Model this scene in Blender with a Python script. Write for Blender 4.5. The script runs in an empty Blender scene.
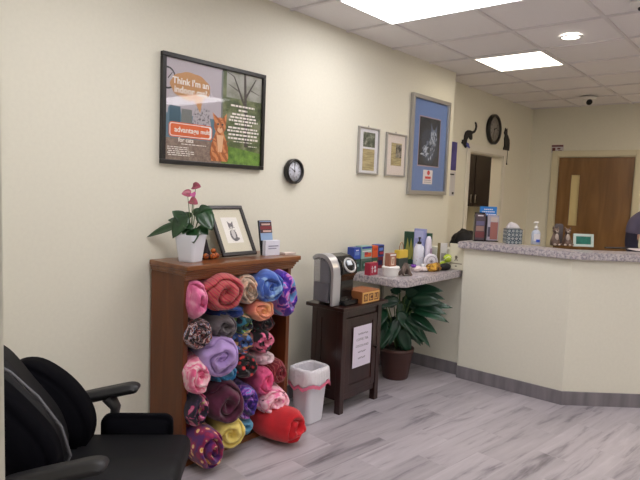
import bpy, bmesh, math, random
from mathutils import Vector, Matrix, noise
PI = math.pi
col = bpy.context.scene.collection
rnd = random.Random(7)

# ------------------------------------------------------------ materials
def srgb(r, g, b):
    f = lambda c: (c/255/12.92) if c/255 <= .04045 else ((c/255+.055)/1.055)**2.4
    return (f(r), f(g), f(b), 1)
def newmat(name):
    m = bpy.data.materials.new(name); m.use_nodes = True
    nt = m.node_tree; b = nt.nodes['Principled BSDF']
    return m, nt, b
def noise_bump(nt, b, scale, strength, dist=.002):
    tc = nt.nodes.new('ShaderNodeTexCoord'); n = nt.nodes.new('ShaderNodeTexNoise'); n.inputs['Scale'].default_value = scale
    n.inputs['Detail'].default_value = 4
    bp = nt.nodes.new('ShaderNodeBump'); bp.inputs['Strength'].default_value = strength; bp.inputs['Distance'].default_value = dist
    nt.links.new(tc.outputs['Object'], n.inputs['Vector']); nt.links.new(n.outputs['Fac'], bp.inputs['Height'])
    nt.links.new(bp.outputs['Normal'], b.inputs['Normal'])
    return n, tc
def mat(name, rgb, rough=.5, metal=0, bump=None, var=.0, spec=.5, coat=0, sheen=0, trans=0, alpha=1):
    m, nt, b = newmat(name)
    c = srgb(*rgb)
    b.inputs['Base Color'].default_value = c; b.inputs['Roughness'].default_value = rough
    b.inputs['Metallic'].default_value = metal; b.inputs['Specular IOR Level'].default_value = spec
    b.inputs['Coat Weight'].default_value = coat; b.inputs['Sheen Weight'].default_value = sheen
    b.inputs['Transmission Weight'].default_value = trans; b.inputs['Alpha'].default_value = alpha
    sc = bump[0] if bump else 40
    n, tc = noise_bump(nt, b, sc, bump[1] if bump else .03)
    if var:
        n2 = nt.nodes.new('ShaderNodeTexNoise'); n2.inputs['Scale'].default_value = sc*.3
        r = nt.nodes.new('ShaderNodeValToRGB')
        r.color_ramp.elements[0].position = .3; r.color_ramp.elements[1].position = .7
        r.color_ramp.elements[0].color = [x*(1-var) for x in c[:3]]+[1]; r.color_ramp.elements[1].color = [min(1, x*(1+var)) for x in c[:3]]+[1]
        nt.links.new(tc.outputs['Object'], n2.inputs['Vector']); nt.links.new(n2.outputs['Fac'], r.inputs['Fac']); nt.links.new(r.outputs['Color'], b.inputs['Base Color'])
    return m
def emis(name, rgb, s):
    m, nt, b = newmat(name)
    b.inputs['Base Color'].default_value = (.8, .8, .8, 1)
    b.inputs['Emission Color'].default_value = (*rgb, 1); b.inputs['Emission Strength'].default_value = s
    return m
def ramp_mat(name, stops, tex='noise', scale=5, rough=.6, stretch=(1, 1, 1), detail=3, distort=0, const=False, bump=.2, bscale=60, sheen=0, rot=(0, 0, 0), coat=0):
    """colour ramp over a procedural texture in object space"""
    m, nt, b = newmat(name)
    tc = nt.nodes.new('ShaderNodeTexCoord'); mp = nt.nodes.new('ShaderNodeMapping')
    mp.inputs['Scale'].default_value = stretch; mp.inputs['Rotation'].default_value = rot
    nt.links.new(tc.outputs['Object'], mp.inputs['Vector'])
    r = nt.nodes.new('ShaderNodeValToRGB'); cr = r.color_ramp
    if const: cr.interpolation = 'CONSTANT'
    while len(cr.elements) < len(stops): cr.elements.new(.5)
    for e, (p, c) in zip(cr.elements, stops): e.position = p; e.color = srgb(*c)
    if tex == 'noise':
        t = nt.nodes.new('ShaderNodeTexNoise'); t.inputs['Scale'].default_value = scale; t.inputs['Detail'].default_value = detail; t.inputs['Distortion'].default_value = distort; out = t.outputs['Fac']
    elif tex == 'wave':
        t = nt.nodes.new('ShaderNodeTexWave'); t.inputs['Scale'].default_value = scale; t.inputs['Distortion'].default_value = distort; t.inputs['Detail'].default_value = detail; out = t.outputs['Fac']
    elif tex == 'voronoi':
        t = nt.nodes.new('ShaderNodeTexVoronoi'); t.inputs['Scale'].default_value = scale
        sp = nt.nodes.new('ShaderNodeSeparateColor'); nt.links.new(t.outputs['Color'], sp.inputs['Color']); out = sp.outputs[0]
    elif tex == 'dots':
        t = nt.nodes.new('ShaderNodeTexVoronoi'); t.inputs['Scale'].default_value = scale; out = t.outputs['Distance']
    nt.links.new(mp.outputs['Vector'], t.inputs['Vector']); nt.links.new(out, r.inputs['Fac']); nt.links.new(r.outputs['Color'], b.inputs['Base Color'])
    b.inputs['Roughness'].default_value = rough; b.inputs['Sheen Weight'].default_value = sheen; b.inputs['Coat Weight'].default_value = coat
    n = nt.nodes.new('ShaderNodeTexNoise'); n.inputs['Scale'].default_value = bscale
    bp = nt.nodes.new('ShaderNodeBump'); bp.inputs['Strength'].default_value = bump; bp.inputs['Distance'].default_value = .002
    nt.links.new(tc.outputs['Object'], n.inputs['Vector']); nt.links.new(n.outputs['Fac'], bp.inputs['Height']); nt.links.new(bp.outputs['Normal'], b.inputs['Normal'])
    return m

# ------------------------------------------------------------ mesh builder
class MB:
    def __init__(s): s.bm = bmesh.new(); s.mi = 0
    def _new(s, f0):
        for f in list(s.bm.faces)[f0:]: f.material_index = s.mi
    def box(s, x0, x1, y0, y1, z0, z1, bev=0, M=None, seg=2):
        b = bmesh.new()
        bmesh.ops.create_cube(b, size=1)
        bmesh.ops.transform(b, matrix=Matrix.Translation(((x0+x1)/2, (y0+y1)/2, (z0+z1)/2)) @ Matrix.Diagonal((abs(x1-x0), abs(y1-y0), abs(z1-z0), 1)), verts=b.verts)
        if bev: bmesh.ops.bevel(b, geom=b.edges[:], offset=bev, segments=seg, affect='EDGES', profile=.5)
        return s.add(b, M)
    def add(s, b, M=None, smooth=False):
        if M is not None: bmesh.ops.transform(b, matrix=M, verts=b.verts)
        for f in b.faces:
            f.material_index = s.mi
            if smooth: f.smooth = True
        me = bpy.data.meshes.new('tmp'); b.to_mesh(me); b.free(); s.bm.from_mesh(me); bpy.data.meshes.remove(me)
        return s
    def lathe(s, prof, n=32, M=None, sx=1, sy=1, smooth=True):
        b = bmesh.new(); rings = []
        for r, z in prof:
            if r < 1e-5: rings.append([b.verts.new((0, 0, z))])
            else: rings.append([b.verts.new((r*math.cos(2*PI*i/n)*sx, r*math.sin(2*PI*i/n)*sy, z)) for i in range(n)])
        for a, c in zip(rings, rings[1:]):
            for i in range(n):
                j = (i+1) % n
                if len(a) == 1 and len(c) == 1: continue
                if len(a) == 1: b.faces.new((a[0], c[j], c[i]))
                elif len(c) == 1: b.faces.new((a[i], a[j], c[0]))
                else: b.faces.new((a[i], a[j], c[j], c[i]))
        if len(rings[0]) > 1 and prof[0][0] != prof[-1][0]: b.faces.new(rings[0][::-1])
        if len(rings[-1]) > 1 and prof[0][0] != prof[-1][0]: b.faces.new(rings[-1])
        bmesh.ops.recalc_face_normals(b, faces=b.faces)
        return s.add(b, M, smooth)
    def tube(s, pts, rad, n=8, cap=True, smooth=True, M=None, flat=1.0):
        b = bmesh.new(); pts = [Vector(p) for p in pts]; rings = []
        if not hasattr(rad, '__len__'): rad = [rad]*len(pts)
        up = Vector((0, 0, 1)); prev = None
        for i, p in enumerate(pts):
            t = (pts[min(i+1, len(pts)-1)]-pts[max(i-1, 0)]).normalized()
            if prev is None:
                a = t.cross(up)
                if a.length < .05: a = t.cross(Vector((1, 0, 0)))
            else: a = prev - t*prev.dot(t)
            a.normalize(); prev = a; c = t.cross(a)
            rings.append([b.verts.new(p+(a*math.cos(2*PI*k/n)+c*math.sin(2*PI*k/n)*flat)*rad[i]) for k in range(n)])
        for r0, r1 in zip(rings, rings[1:]):
            for k in range(n): b.faces.new((r0[k], r0[(k+1) % n], r1[(k+1) % n], r1[k]))
        if cap: b.faces.new(rings[0][::-1]); b.faces.new(rings[-1])
        bmesh.ops.recalc_face_normals(b, faces=b.faces)
        return s.add(b, M, smooth)
    def prism(s, poly, h, M=None, bev=0, smooth=False):
        """polygon in local XY extruded along +Z by h"""
        b = bmesh.new()
        lo = [b.verts.new((x, y, 0)) for x, y in poly]
        f = b.faces.new(lo)
        g = bmesh.ops.extrude_face_region(b, geom=[f])
        bmesh.ops.translate(b, vec=(0, 0, h), verts=[v for v in g['geom'] if isinstance(v, bmesh.types.BMVert)])
        bmesh.ops.recalc_face_normals(b, faces=b.faces)
        if bev: bmesh.ops.bevel(b, geom=[e for e in b.edges if abs(e.verts[0].co.z-e.verts[1].co.z) < 1e-6], offset=bev, segments=2, affect='EDGES')
        return s.add(b, M, smooth)
    def ball(s, c, r, M=None, seg=16, sc=(1, 1, 1)):
        b = bmesh.new(); bmesh.ops.create_uvsphere(b, u_segments=seg, v_segments=seg//2+2, radius=r)
        T = Matrix.Translation(c) @ Matrix.Diagonal((*sc, 1))
        return s.add(b, (M @ T) if M is not None else T, True)
    def text(s, body, size, M, depth=.0004, align='CENTER', bold=0, sp=1.0):
        cu = bpy.data.curves.new('t', 'FONT'); cu.body = body; cu.size = size; cu.extrude = depth; cu.align_x = align; cu.align_y = 'CENTER'; cu.offset = bold; cu.resolution_u = 3; cu.space_character = sp
        o = bpy.data.objects.new('t', cu); col.objects.link(o)
        dg = bpy.context.evaluated_depsgraph_get(); dg.update()
        me = bpy.data.meshes.new_from_object(o.evaluated_get(dg))
        b = bmesh.new(); b.from_mesh(me)
        bpy.data.objects.remove(o); bpy.data.curves.remove(cu); bpy.data.meshes.remove(me)
        return s.add(b, M)
    def build(s, name, mats, parent=None, loc=None, rot=None, label=None, mods=None):
        me = bpy.data.meshes.new(name); s.bm.to_mesh(me); s.bm.free()
        if not isinstance(mats, (list, tuple)): mats = [mats]
        for m in mats: me.materials.append(m)
        o = bpy.data.objects.new(name, me); col.objects.link(o)
        if parent: o.parent = parent
        if loc is not None: o.location = loc
        if rot is not None: o.rotation_euler = rot
        if label: o['label'] = label
        return o
def empty(name, loc, rz=0):
    o = bpy.data.objects.new(name, None); o.empty_display_size = .05; col.objects.link(o); o.location = loc; o.rotation_euler = (0, 0, rz); return o
def tag(o, label=None, cat=None, group=None, kind=None):
    if label: o['label'] = label
    if cat: o['category'] = cat
    if group: o['group'] = group
    if kind: o['kind'] = kind
    return o
def struct(name, mb, m): return tag(mb.build(name, m), kind='structure')
def T(x=0, y=0, z=0): return Matrix.Translation((x, y, z))
def R(a, ax): return Matrix.Rotation(a, 4, ax)
# wall-hung frame: local x right along wall (+X), local y up -> world z, local z out toward the room (-Y)
WALL = R(PI/2, 'X')          # maps local (x,y,z) -> (x,-z,y)
FACE_X = R(-PI/2, 'Z') @ R(PI/2, 'X')  # local x -> -Y, local y -> Z, local z -> -X
def rrect(w, h, r, n=5, cx=0, cy=0):
    p = []
    for k, (sx, sy) in enumerate([(1, 1), (-1, 1), (-1, -1), (1, -1)]):
        for i in range(n+1):
            a = PI/2*k+PI/2*i/n
            p.append((cx+sx*(w/2-r)+r*math.cos(a), cy+sy*(h/2-r)+r*math.sin(a)))
    return p
def ell(cx, cy, a, b, n=28, rot=0):
    return [(cx+a*math.cos(t)*math.cos(rot)-b*math.sin(t)*math.sin(rot), cy+a*math.cos(t)*math.sin(rot)+b*math.sin(t)*math.cos(rot)) for t in [2*PI*i/n for i in range(n)]]

# ------------------------------------------------------------ room
H = 2.662
M_wall = mat('painted_wall', (226, 223, 208), .62, bump=(180, .06), var=.015, spec=.3)
M_ceil_panel = ramp_mat('ceiling_tile', [(.3, (232, 229, 230)), (.7, (240, 237, 238))], scale=220, rough=.9, bump=.25, bscale=260)
M_grid = mat('ceiling_bar', (222, 218, 220), .5)
M_trimpaint = mat('cream_gloss_paint', (214, 206, 178), .35)
M_base = ramp_mat('baseboard_tile', [(.2, (96, 92, 98)), (.5, (124, 119, 124)), (.8, (140, 134, 138))], scale=16, stretch=(1, 1, .12), rough=.45, detail=5)
# floor tile
def floor_mat():
    m, nt, b = newmat('plank_tile')
    N = nt.nodes; Lk = nt.links
    tc = N.new('ShaderNodeTexCoord'); mp = N.new('ShaderNodeMapping'); mp.inputs['Rotation'].default_value = (0, 0, math.radians(6.5)); mp.inputs['Location'].default_value = (.13, .0, 0)
    Lk.new(tc.outputs['Object'], mp.inputs['Vector'])
    br = N.new('ShaderNodeTexBrick'); br.offset = .5; br.inputs['Scale'].default_value = 1
    br.inputs['Brick Width'].default_value = .61; br.inputs['Row Height'].default_value = .2
    br.inputs['Mortar Size'].default_value = .0022; br.inputs['Mortar Smooth'].default_value = .3
    br.inputs['Color1'].default_value = (0, 0, 0, 1); br.inputs['Color2'].default_value = (1, 1, 1, 1); br.inputs['Mortar'].default_value = (.5, .5, .5, 1); br.inputs['Bias'].default_value = 0
    Lk.new(mp.outputs['Vector'], br.inputs['Vector'])
    # vein: stretched noise, shifted by brick tone
    add = N.new('ShaderNodeVectorMath'); add.operation = 'MULTIPLY_ADD'; add.inputs[1].default_value = (3.1, 7.7, 5.3)
    Lk.new(br.outputs['Color'], add.inputs[0]); Lk.new(mp.outputs['Vector'], add.inputs[2])
    st = N.new('ShaderNodeMapping'); st.inputs['Scale'].default_value = (.9, 8, 1); st.inputs['Rotation'].default_value = (0, 0, math.radians(3)); Lk.new(add.outputs[0], st.inputs['Vector'])
    n1 = N.new('ShaderNodeTexNoise'); n1.inputs['Scale'].default_value = 1.7; n1.inputs['Detail'].default_value = 7; n1.inputs['Roughness'].default_value = .62; n1.inputs['Distortion'].default_value = .5
    Lk.new(st.outputs['Vector'], n1.inputs['Vector'])
    r = N.new('ShaderNodeValToRGB'); cr = r.color_ramp
    for _ in range(3): cr.elements.new(.5)
    for e, (p, c) in zip(cr.elements, [(.30, (118, 112, 118)), (.39, (156, 149, 156)), (.46, (176, 169, 175)), (.60, (185, 178, 184)), (.75, (197, 190, 195))]): e.position = p; e.color = srgb(*c)
    Lk.new(n1.outputs['Fac'], r.inputs['Fac'])
    # tone per tile
    hs = N.new('ShaderNodeMapRange'); hs.inputs['To Min'].default_value = .82; hs.inputs['To Max'].default_value = 1.06; Lk.new(br.outputs['Color'], hs.inputs['Value'])
    mul = N.new('ShaderNodeVectorMath'); mul.operation = 'SCALE'; Lk.new(r.outputs['Color'], mul.inputs[0]); Lk.new(hs.outputs['Result'], mul.inputs['Scale'])
    mx = N.new('ShaderNodeMix'); mx.data_type = 'RGBA'; mx.inputs['B'].default_value = srgb(178, 170, 176)
    fm = N.new('ShaderNodeMath'); fm.operation = 'MULTIPLY'; fm.inputs[1].default_value = .45; Lk.new(br.outputs['Fac'], fm.inputs[0])
    Lk.new(fm.outputs[0], mx.inputs['Factor']); Lk.new(mul.outputs[0], mx.inputs['A']); Lk.new(mx.outputs['Result'], b.inputs['Base Color'])
    b.inputs['Roughness'].default_value = .36
    bp = N.new('ShaderNodeBump'); bp.inputs['Strength'].default_value = .25; bp.inputs['Distance'].default_value = .002; bp.invert = True
    Lk.new(br.outputs['Fac'], bp.inputs['Height']); Lk.new(bp.outputs['Normal'], b.inputs['Normal'])
    return m
struct('floor', MB().box(-1.2, 9, -5.6, 2.8, -.05, 0), floor_mat())
struct('ceiling', MB().box(-1.2, 9, -5.6, 2.8, H+.012, H+.06), M_ceil_panel)
g = MB()
xs = [3.42+.61*k for k in range(-7, 8)]; ys = [-.39-.61*k for k in range(-1, 9)]
for x in xs: g.box(x-.011, x+.011, -5.5, .2, H, H+.014)
for y in ys: g.box(-1.1, 7.785, y-.011, y+.011, H+.001, H+.014)
struct('trim_1', g, M_grid)
# walls
struct('wall_left', MB().box(.1, 5.15, 0, .2, 0, H+.012), M_wall)
OX0, OX1, OZ = 5.95, 6.87, 1.985
w = MB(); w.box(5.15, OX0, .2, .34, 0, H+.012); w.box(OX1, 7.785, .2, .34, 0, H+.012); w.box(OX0, OX1, .2, .34, OZ, H+.012)
struct('wall_recess', w, M_wall)
DY0, DY1, DZ = -1.09, -.165, 2.045
w = MB(); w.box(7.785, 7.92, DY1, .34, 0, H+.012); w.box(7.785, 7.92, -5.5, DY0, 0, H+.012); w.box(7.785, 7.92, DY0, DY1, DZ, H+.012)
struct('wall_back', w, M_wall)
struct('wall_right', MB().box(.1, 7.92, -5.62, -5.5, 0, H+.012), M_wall)
w = MB(); w.box(.1, .25, -2.035, 0, 0, H+.012); w.box(.1, .25, -5.5, -3.15, 0, H+.012); w.box(.1, .25, -3.15, -2.035, 2.15, H+.012)
struct('wall_front', w, M_wall)
w = MB(); w.box(5.15, 5.25, .34, 2.4, 0, H); w.box(5.15, 8.0, 2.4, 2.5, 0, H); w.box(7.92, 8.0, .34, 2.4, 0, H)
struct('wall_side', w, M_wall)
# baseboards
struct('baseboard_left', MB().box(.25, 4.32, -.012, 0, 0, .1, .002), M_base)
# opening casing + door casing
w = MB()
w.box(OX0-.075, OX0, .182, .2, 0, OZ+.075, .004); w.box(OX1, OX1+.06, .182, .2, 0, OZ+.075, .004); w.box(OX0, OX1, .182, .2, OZ, OZ+.075, .004)
w.box(OX1-.012, OX1-.0005, .201, .339, 0, OZ, 0); w.box(OX0+.0005, OX0+.012, .201, .339, 0, OZ, 0); w.box(OX0+.012, OX1-.012, .201, .339, OZ-.012, OZ-.0005, 0)
struct('trim_2', w, mat('pale_opening_trim', (226, 222, 210), .4))
w = MB()
w.box(7.765, 7.785, DY1, DY1+.07, 0, DZ+.07, .004); w.box(7.765, 7.785, DY0-.07, DY0, 0, DZ+.07, .004); w.box(7.765, 7.785, DY0, DY1, DZ, DZ+.07, .004)
w.box(7.785, 7.9, DY1-.012, DY1-.0005, 0, DZ, 0); w.box(7.785, 7.9, DY0+.0005, DY0+.012, 0, DZ, 0); w.box(7.785, 7.9, DY0+.012, DY1-.012, DZ-.012, DZ-.0005, 0)
struct('trim_3', w, M_trimpaint)
# door on the back wall, with a narrow glazed slot
M_oak = ramp_mat('door_veneer', [(.25, (106, 74, 38)), (.5, (126, 90, 50)), (.8, (144, 108, 66))], scale=2.2, stretch=(1, 5, .7), rough=.32, detail=6, distort=.6, bump=.03, coat=.2)
M_glassy = mat('frosted_pane', (222, 205, 152), .25, spec=.6)
d = empty('door_1', (7.80, (DY0+DY1)/2, 0)); tag(d, kind='structure')
hw = (DY1-DY0)/2-.015
def oy(w): return w-(DY0+DY1)/2
b = MB(); s0, s1 = oy(-.455), oy(-.345)
b.box(0, .045, -hw, s0, .008, DZ-.016); b.box(0, .045, s1, hw, .008, DZ-.016); b.box(0, .045, s0, s1, .008, 1.15); b.box(0, .045, s0, s1, 1.805, DZ-.016)
b.build('door_panel', M_oak, d)
MB().box(.018, .026, s0, s1, 1.15, 1.805).build('glass_pane', M_glassy, d)
f = MB()
for a in ((s0-.012, s0, 1.138, 1.817), (s1, s1+.012, 1.138, 1.817)): f.box(-.006, 0, a[0], a[1], a[2], a[3])
f.box(-.006, 0, s0, s1, 1.138, 1.15); f.box(-.006, 0, s0, s1, 1.805, 1.817)
f.build('window_trim', M_oak, d)
M_chrome = mat('brushed_metal', (185, 183, 180), .3, 1)
hd = MB().lathe([(0, 0), (.03, 0), (.03, .012), (.012, .016), (.012, .05), (.0, .05)], 20, M=T(0, hw-.07, .90) @ R(-PI/2, 'Y'))
hd.tube([(-.045, hw-.07, .90), (-.05, hw-.12, .90), (-.048, hw-.18, .90)], .009)
hd.build('handle', M_chrome, d)

# ------------------------------------------------------------ reception counter (half wall: low stub, front run, angled run)
CX = 4.26; BY = -1.463; th = .13
ux, uy = .646, -.763           # direction of the angled run
LEN = 1.9
def off(t):  # polygon with front face offset t outward (toward waiting room), starting at y0
    return t
def counter_poly(front, back, y0, ext=LEN):
    # normal of angled run facing the waiting side = (uy,-ux) -> (-.763,-.646)
    nx, ny = uy, -ux
    def bend(o):  # intersection of line x=CX-o with the angled line offset o
        # angled: (CX,BY)+n*o + s*u ; x = CX-o
        s = (-o - nx*o)/ux
        return (CX-o, BY+ny*o+s*uy)
    bf = bend(front); bb = bend(-back)
    e0 = (CX+nx*front+ux*ext, BY+ny*front+uy*ext); e1 = (CX-nx*back+ux*ext, BY-ny*back+uy*ext)
    return [(CX-front, y0), bf, e0, e1, bb, (CX+back, y0)]
cp = counter_poly(0, .13, -.63)
struct('wall_counter', MB().prism([cp[0], cp[1], cp[4], cp[5]], 1.068), M_wall)
struct('wall_counter_angled', MB().prism([cp[1], cp[2], cp[3], cp[4]], 1.068), M_wall)
struct('wall_stub', MB().box(4.32, 4.42, -.63, 0, 0, 1.045), M_wall)
M_basec = M_base
struct('baseboard_counter', MB().prism(counter_poly(.012, -.001, -.63), .1), M_basec)
struct('baseboard_stub', MB().box(4.308, 4.32, -.625, -.012, 0, .1), M_basec)
M_granite = None
def granite():
    m, nt, b = newmat('speckled_laminate'); N = nt.nodes; Lk = nt.links
    tc = N.new('ShaderNodeTexCoord')
    v = N.new('ShaderNodeTexNoise'); v.inputs['Scale'].default_value = 55; v.inputs['Detail'].default_value = 6; v.inputs['Roughness'].default_value = .7
    Lk.new(tc.outputs['Object'], v.inputs['Vector'])
    r = N.new('ShaderNodeValToRGB'); cr = r.color_ramp
    for _ in range(3): cr.elements.new(.5)
    for e, (p, c) in zip(cr.elements, [(.28, (84, 80, 92)), (.42, (140, 134, 144)), (.5, (176, 168, 172)), (.58, (206, 198, 198)), (.72, (168, 152, 150))]): e.position = p; e.color = srgb(*c)
    Lk.new(v.outputs['Fac'], r.inputs['Fac']); Lk.new(r.outputs['Color'], b.inputs['Base Color']); b.inputs['Roughness'].default_value = .28
    return m
M_granite = granite()
ct = MB().prism(counter_poly(.04, .20, -.592), .053, M=T(0, 0, 1.069), bev=.006)
tag(ct.build('countertop', M_granite), 'grey speckled laminate top running along the raised reception half wall', 'countertop')
# lower worktop along the left wall
poly = [(3.40, -.004), (3.40, -.51)]+[(3.49+.09*math.cos(a), -.51+.09*math.sin(a)) for a in [PI+PI/2*i/6 for i in range(1, 7)]]+[(4.315, -.60), (4.315, -.004)]
wt = empty('worktop', (0, 0, 0)); tag(wt, 'low grey speckled worktop with rounded corner, fixed to wall above the potted floor plant', 'worktop')
MB().prism(poly[::-1], .055, M=T(0, 0, .825), bev=.005).build('top', M_granite, wt)
M_white = mat('white_plastic', (232, 230, 228), .35)
M_brk = mat('bracket_paint', (176, 172, 160), .5)
b = MB(); b.box(4.0, 4.03, -.34, -.005, .797, .824, .003); b.box(4.0, 4.03, -.03, -.005, .52, .797, .003)
b.tube([(4.015, -.30, .805), (4.015, -.2, .68), (4.015, -.03, .56)], .012)
b.build('bracket', M_brk, wt)

# ------------------------------------------------------------ ceiling things
M_diff = emis('lit_diffuser', (1, .975, 1), 14.0); M_diffw = emis('lit_warm_diffuser', (1, .80, .54), 24.0)
M_ltfr = mat('light_frame_paint', (225, 225, 225), .4)
def light_panel(x0, x1, y0, y1, label, md=None):
    o = empty('ceiling_light', ((x0+x1)/2, (y0+y1)/2, H)); w_, h_ = (x1-x0)/2, (y1-y0)/2
    tag(o, label, 'ceiling light')
    f = MB(); t = .016
    f.box(-w_, w_, -h_, -h_+t, -.006, .008); f.box(-w_, w_, h_-t, h_, -.006, .008); f.box(-w_, -w_+t, -h_+t, h_-t, -.006, .008); f.box(w_-t, w_, -h_+t, h_-t, -.006, .008)
    f.build('frame', M_ltfr, o)
    MB().box(-w_+t, w_-t, -h_+t, h_-t, -.002, .008).build('diffuser', md or M_diff, o)
    return o
light_panel(2.81, 3.42, -1.61, -.39, 'large lit ceiling panel nearest the camera, cut off by the top of the photo')
light_panel(4.65, 5.24, -1.0, -.41, 'small square lit ceiling panel above the reception counter', emis('lit_cream_diffuser', (1, .90, .74), 10.0))
for i, (x0, y0, w_, h_) in enumerate([(.98, -4.66, .61, 1.22), (2.81, -4.66, .61, 1.22), (4.64, -4.66, .61, 1.22), (5.86, -3.44, .61, 1.22), (.98, -1.92, .61, 1.22)]):  # unseen panels added for room light; last one set by the bright left wall
    light_panel(x0, x0+w_, y0, y0+h_, 'unseen ceiling panel added to light the waiting room', M_diffw if i == 3 else None)['group'] = 'unseen ceiling panels added for room light'
o = empty('recessed_spotlight', (4.38, -1.30, H)); tag(o, 'small round recessed spotlight glowing in the ceiling tile over reception', 'ceiling light')
MB().lathe([(.060, .0), (.062, -.006), (.080, -.004), (.082, .0)], 32).build('trim_ring', M_ltfr, o)
MB().lathe([(0, -.002), (.061, -.002), (.061, .008), (0, .008)], 32).build('lens', emis('lit_lens', (1, .9, .78), 14), o)
o = empty('security_camera', (7.02, -.70, H)); tag(o, 'small white dome security camera with dark lens hanging from ceiling', 'security camera')
MB().lathe([(0, 0), (.085, 0), (.085, -.022), (.07, -.03), (0, -.03)], 28).build('base', M_white, o)
M_blkgloss = mat('black_gloss', (18, 18, 20), .15)
MB().ball((0, 0, -.045), .056).build('housing', M_white, o)
MB().ball((-.028, -.022, -.062), .035).build('lens', M_blkgloss, o)
o = empty('smoke_sensor', (3.83, -1.86, H)); tag(o, 'pale round ceiling fitting at the top right edge of the photo', 'smoke sensor')
MB().lathe([(0, 0), (.06, 0), (.055, -.02), (.03, -.03), (0, -.03)], 24).build('cover', M_white, o)
MB().ball((0, 0, -.036), .014).build('sensor_eye', M_blkgloss, o)

# ------------------------------------------------------------ frames on the wall
M_blackfr = mat('black_frame', (22, 20, 20), .35)
M_silver = mat('silver_frame', (176, 174, 172), .32, .7)
def frame_mb(w, h, t, d, bev=.003):
    m = MB()
    P = [(-w/2, w/2, -h/2, -h/2+t), (-w/2, w/2, h/2-t, h/2), (-w/2, -w/2+t, -h/2+t, h/2-t), (w/2-t, w/2, -h/2+t, h/2-t)]
    for a in P: m.box(a[0], a[1], a[2], a[3], 0, d, bev)
    return m
def conv(m, name, mats, par, label=None):   # rotate local wall-plane mesh upright
    bmesh.ops.transform(m.bm, matrix=WALL, verts=m.bm.verts)
    return m.build(name, mats, par, label=label)
def glass_mat():
    m, nt, b = newmat('picture_glass')
    out = nt.nodes['Material Output']; tr = nt.nodes.new('ShaderNodeBsdfTransparent'); gl = nt.nodes.new('ShaderNodeBsdfGlossy'); gl.inputs['Roughness'].default_value = .04
    lw = nt.nodes.new('ShaderNodeLayerWeight'); lw.inputs['Blend'].default_value = .5; mx = nt.nodes.new('ShaderNodeMixShader')
    pw = nt.nodes.new('ShaderNodeMath'); pw.operation = 'POWER'; pw.inputs[1].default_value = 5; fr = nt.nodes.new('ShaderNodeMath'); fr.operation = 'MULTIPLY_ADD'; fr.inputs[1].default_value = .93; fr.inputs[2].default_value = .025
    nt.links.new(lw.outputs['Facing'], pw.inputs[0]); nt.links.new(pw.outputs[0], fr.inputs[0]); nt.links.new(fr.outputs[0], mx.inputs[0]); nt.links.new(tr.outputs[0], mx.inputs[1]); nt.links.new(gl.outputs[0], mx.inputs[2]); nt.links.new(mx.outputs[0], out.inputs['Surface'])
    return m
M_pglass = glass_mat()

# poster
PW, PH = .762, .597
o = empty('framed_poster', (2.194, -.003, 1.904)); tag(o, 'large black framed poster of an orange tabby cat before a garden window', 'poster')
conv(frame_mb(PW, PH, .024, .028), 'frame', M_blackfr, o)
cols = dict(wallc=(186, 178, 186), sofa=(96, 128, 146), floorb=(140, 118, 104), bubble=(198, 146, 92), orange=(222, 104, 52), white=(244, 240, 238), green=(96, 118, 66), darkg=(52, 62, 40), trunk=(66, 58, 52), grass=(96, 136, 52), cat=(206, 128, 76), catd=(160, 86, 44), catl=(232, 186, 146), teal=(56, 92, 110), dark=(40, 40, 46), frame2=(120, 124, 122))
mats = {k: mat('poster_'+k, v, .4) for k, v in cols.items()}
mats['garden'] = ramp_mat('poster_garden', [(.25, (44, 52, 34)), (.45, (84, 98, 58)), (.6, (122, 130, 92)), (.75, (150, 150, 132))], scale=16, rough=.4, detail=6)
mats['sky'] = ramp_mat('poster_branches', [(.3, (120, 124, 104)), (.6, (168, 168, 160)), (.8, (178, 176, 174))], scale=11, rough=.4, detail=5)
mats['grass'] = ramp_mat('poster_grass', [(.3, (74, 112, 40)), (.7, (126, 166, 70))], scale=30, rough=.4)
mats['dots'] = ramp_mat('poster_cushion', [(.35, (70, 66, 74)), (.5, (184, 178, 184))], scale=70, rough=.4)
mats['fur'] = ramp_mat('poster_fur', [(.3, (168, 92, 48)), (.6, (214, 140, 88))], tex='wave', scale=22, distort=3, rough=.4, rot=(0, .6, 1.2))
mats['rug'] = ramp_mat('poster_rug', [(.3, (118, 98, 88)), (.7, (154, 134, 122))], scale=50, rough=.4)
keys = list(mats); ML = [mats[k] for k in keys]
p = MB(); lay = [0]
iw, ih = PW-.048, PH-.048
def U(u, v): return (-iw/2+u*iw, -ih/2+v*ih)          # u,v in 0..1
def shape(key, pts, lift=True):
    pts = [(min(1, max(0, a)), min(1, max(0, b_))) for a, b_ in pts]
    p.mi = keys.index(key); lay[0] += 1
    p.prism([U(*q) for q in pts], .0003, M=T(0, 0, .012+lay[0]*.00012))
def rect(key, a, b, c, d): shape(key, [(a, c), (b, c), (b, d), (a, d)])
p.mi = 0; p.box(-iw/2, iw/2, -ih/2, ih/2, .002, .012)
rect('wallc', 0, .56, 0, 1); rect('rug', 0, .56, 0, .24); rect('sofa', 0, .50, .22, .46)
shape('sofa', [(0, .22), (.03, .52), (.14, .53), (.16, .40), (.5, .42), (.5, .22)])
rect('garden', .555, 1, 0, 1); rect('sky', .60, 1, .72, 1); rect('frame2', .545, .562, .12, .98)
shape('grass', [(.56, 0), (1, 0), (1, .14), (.8, .17), (.56, .2)])
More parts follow.
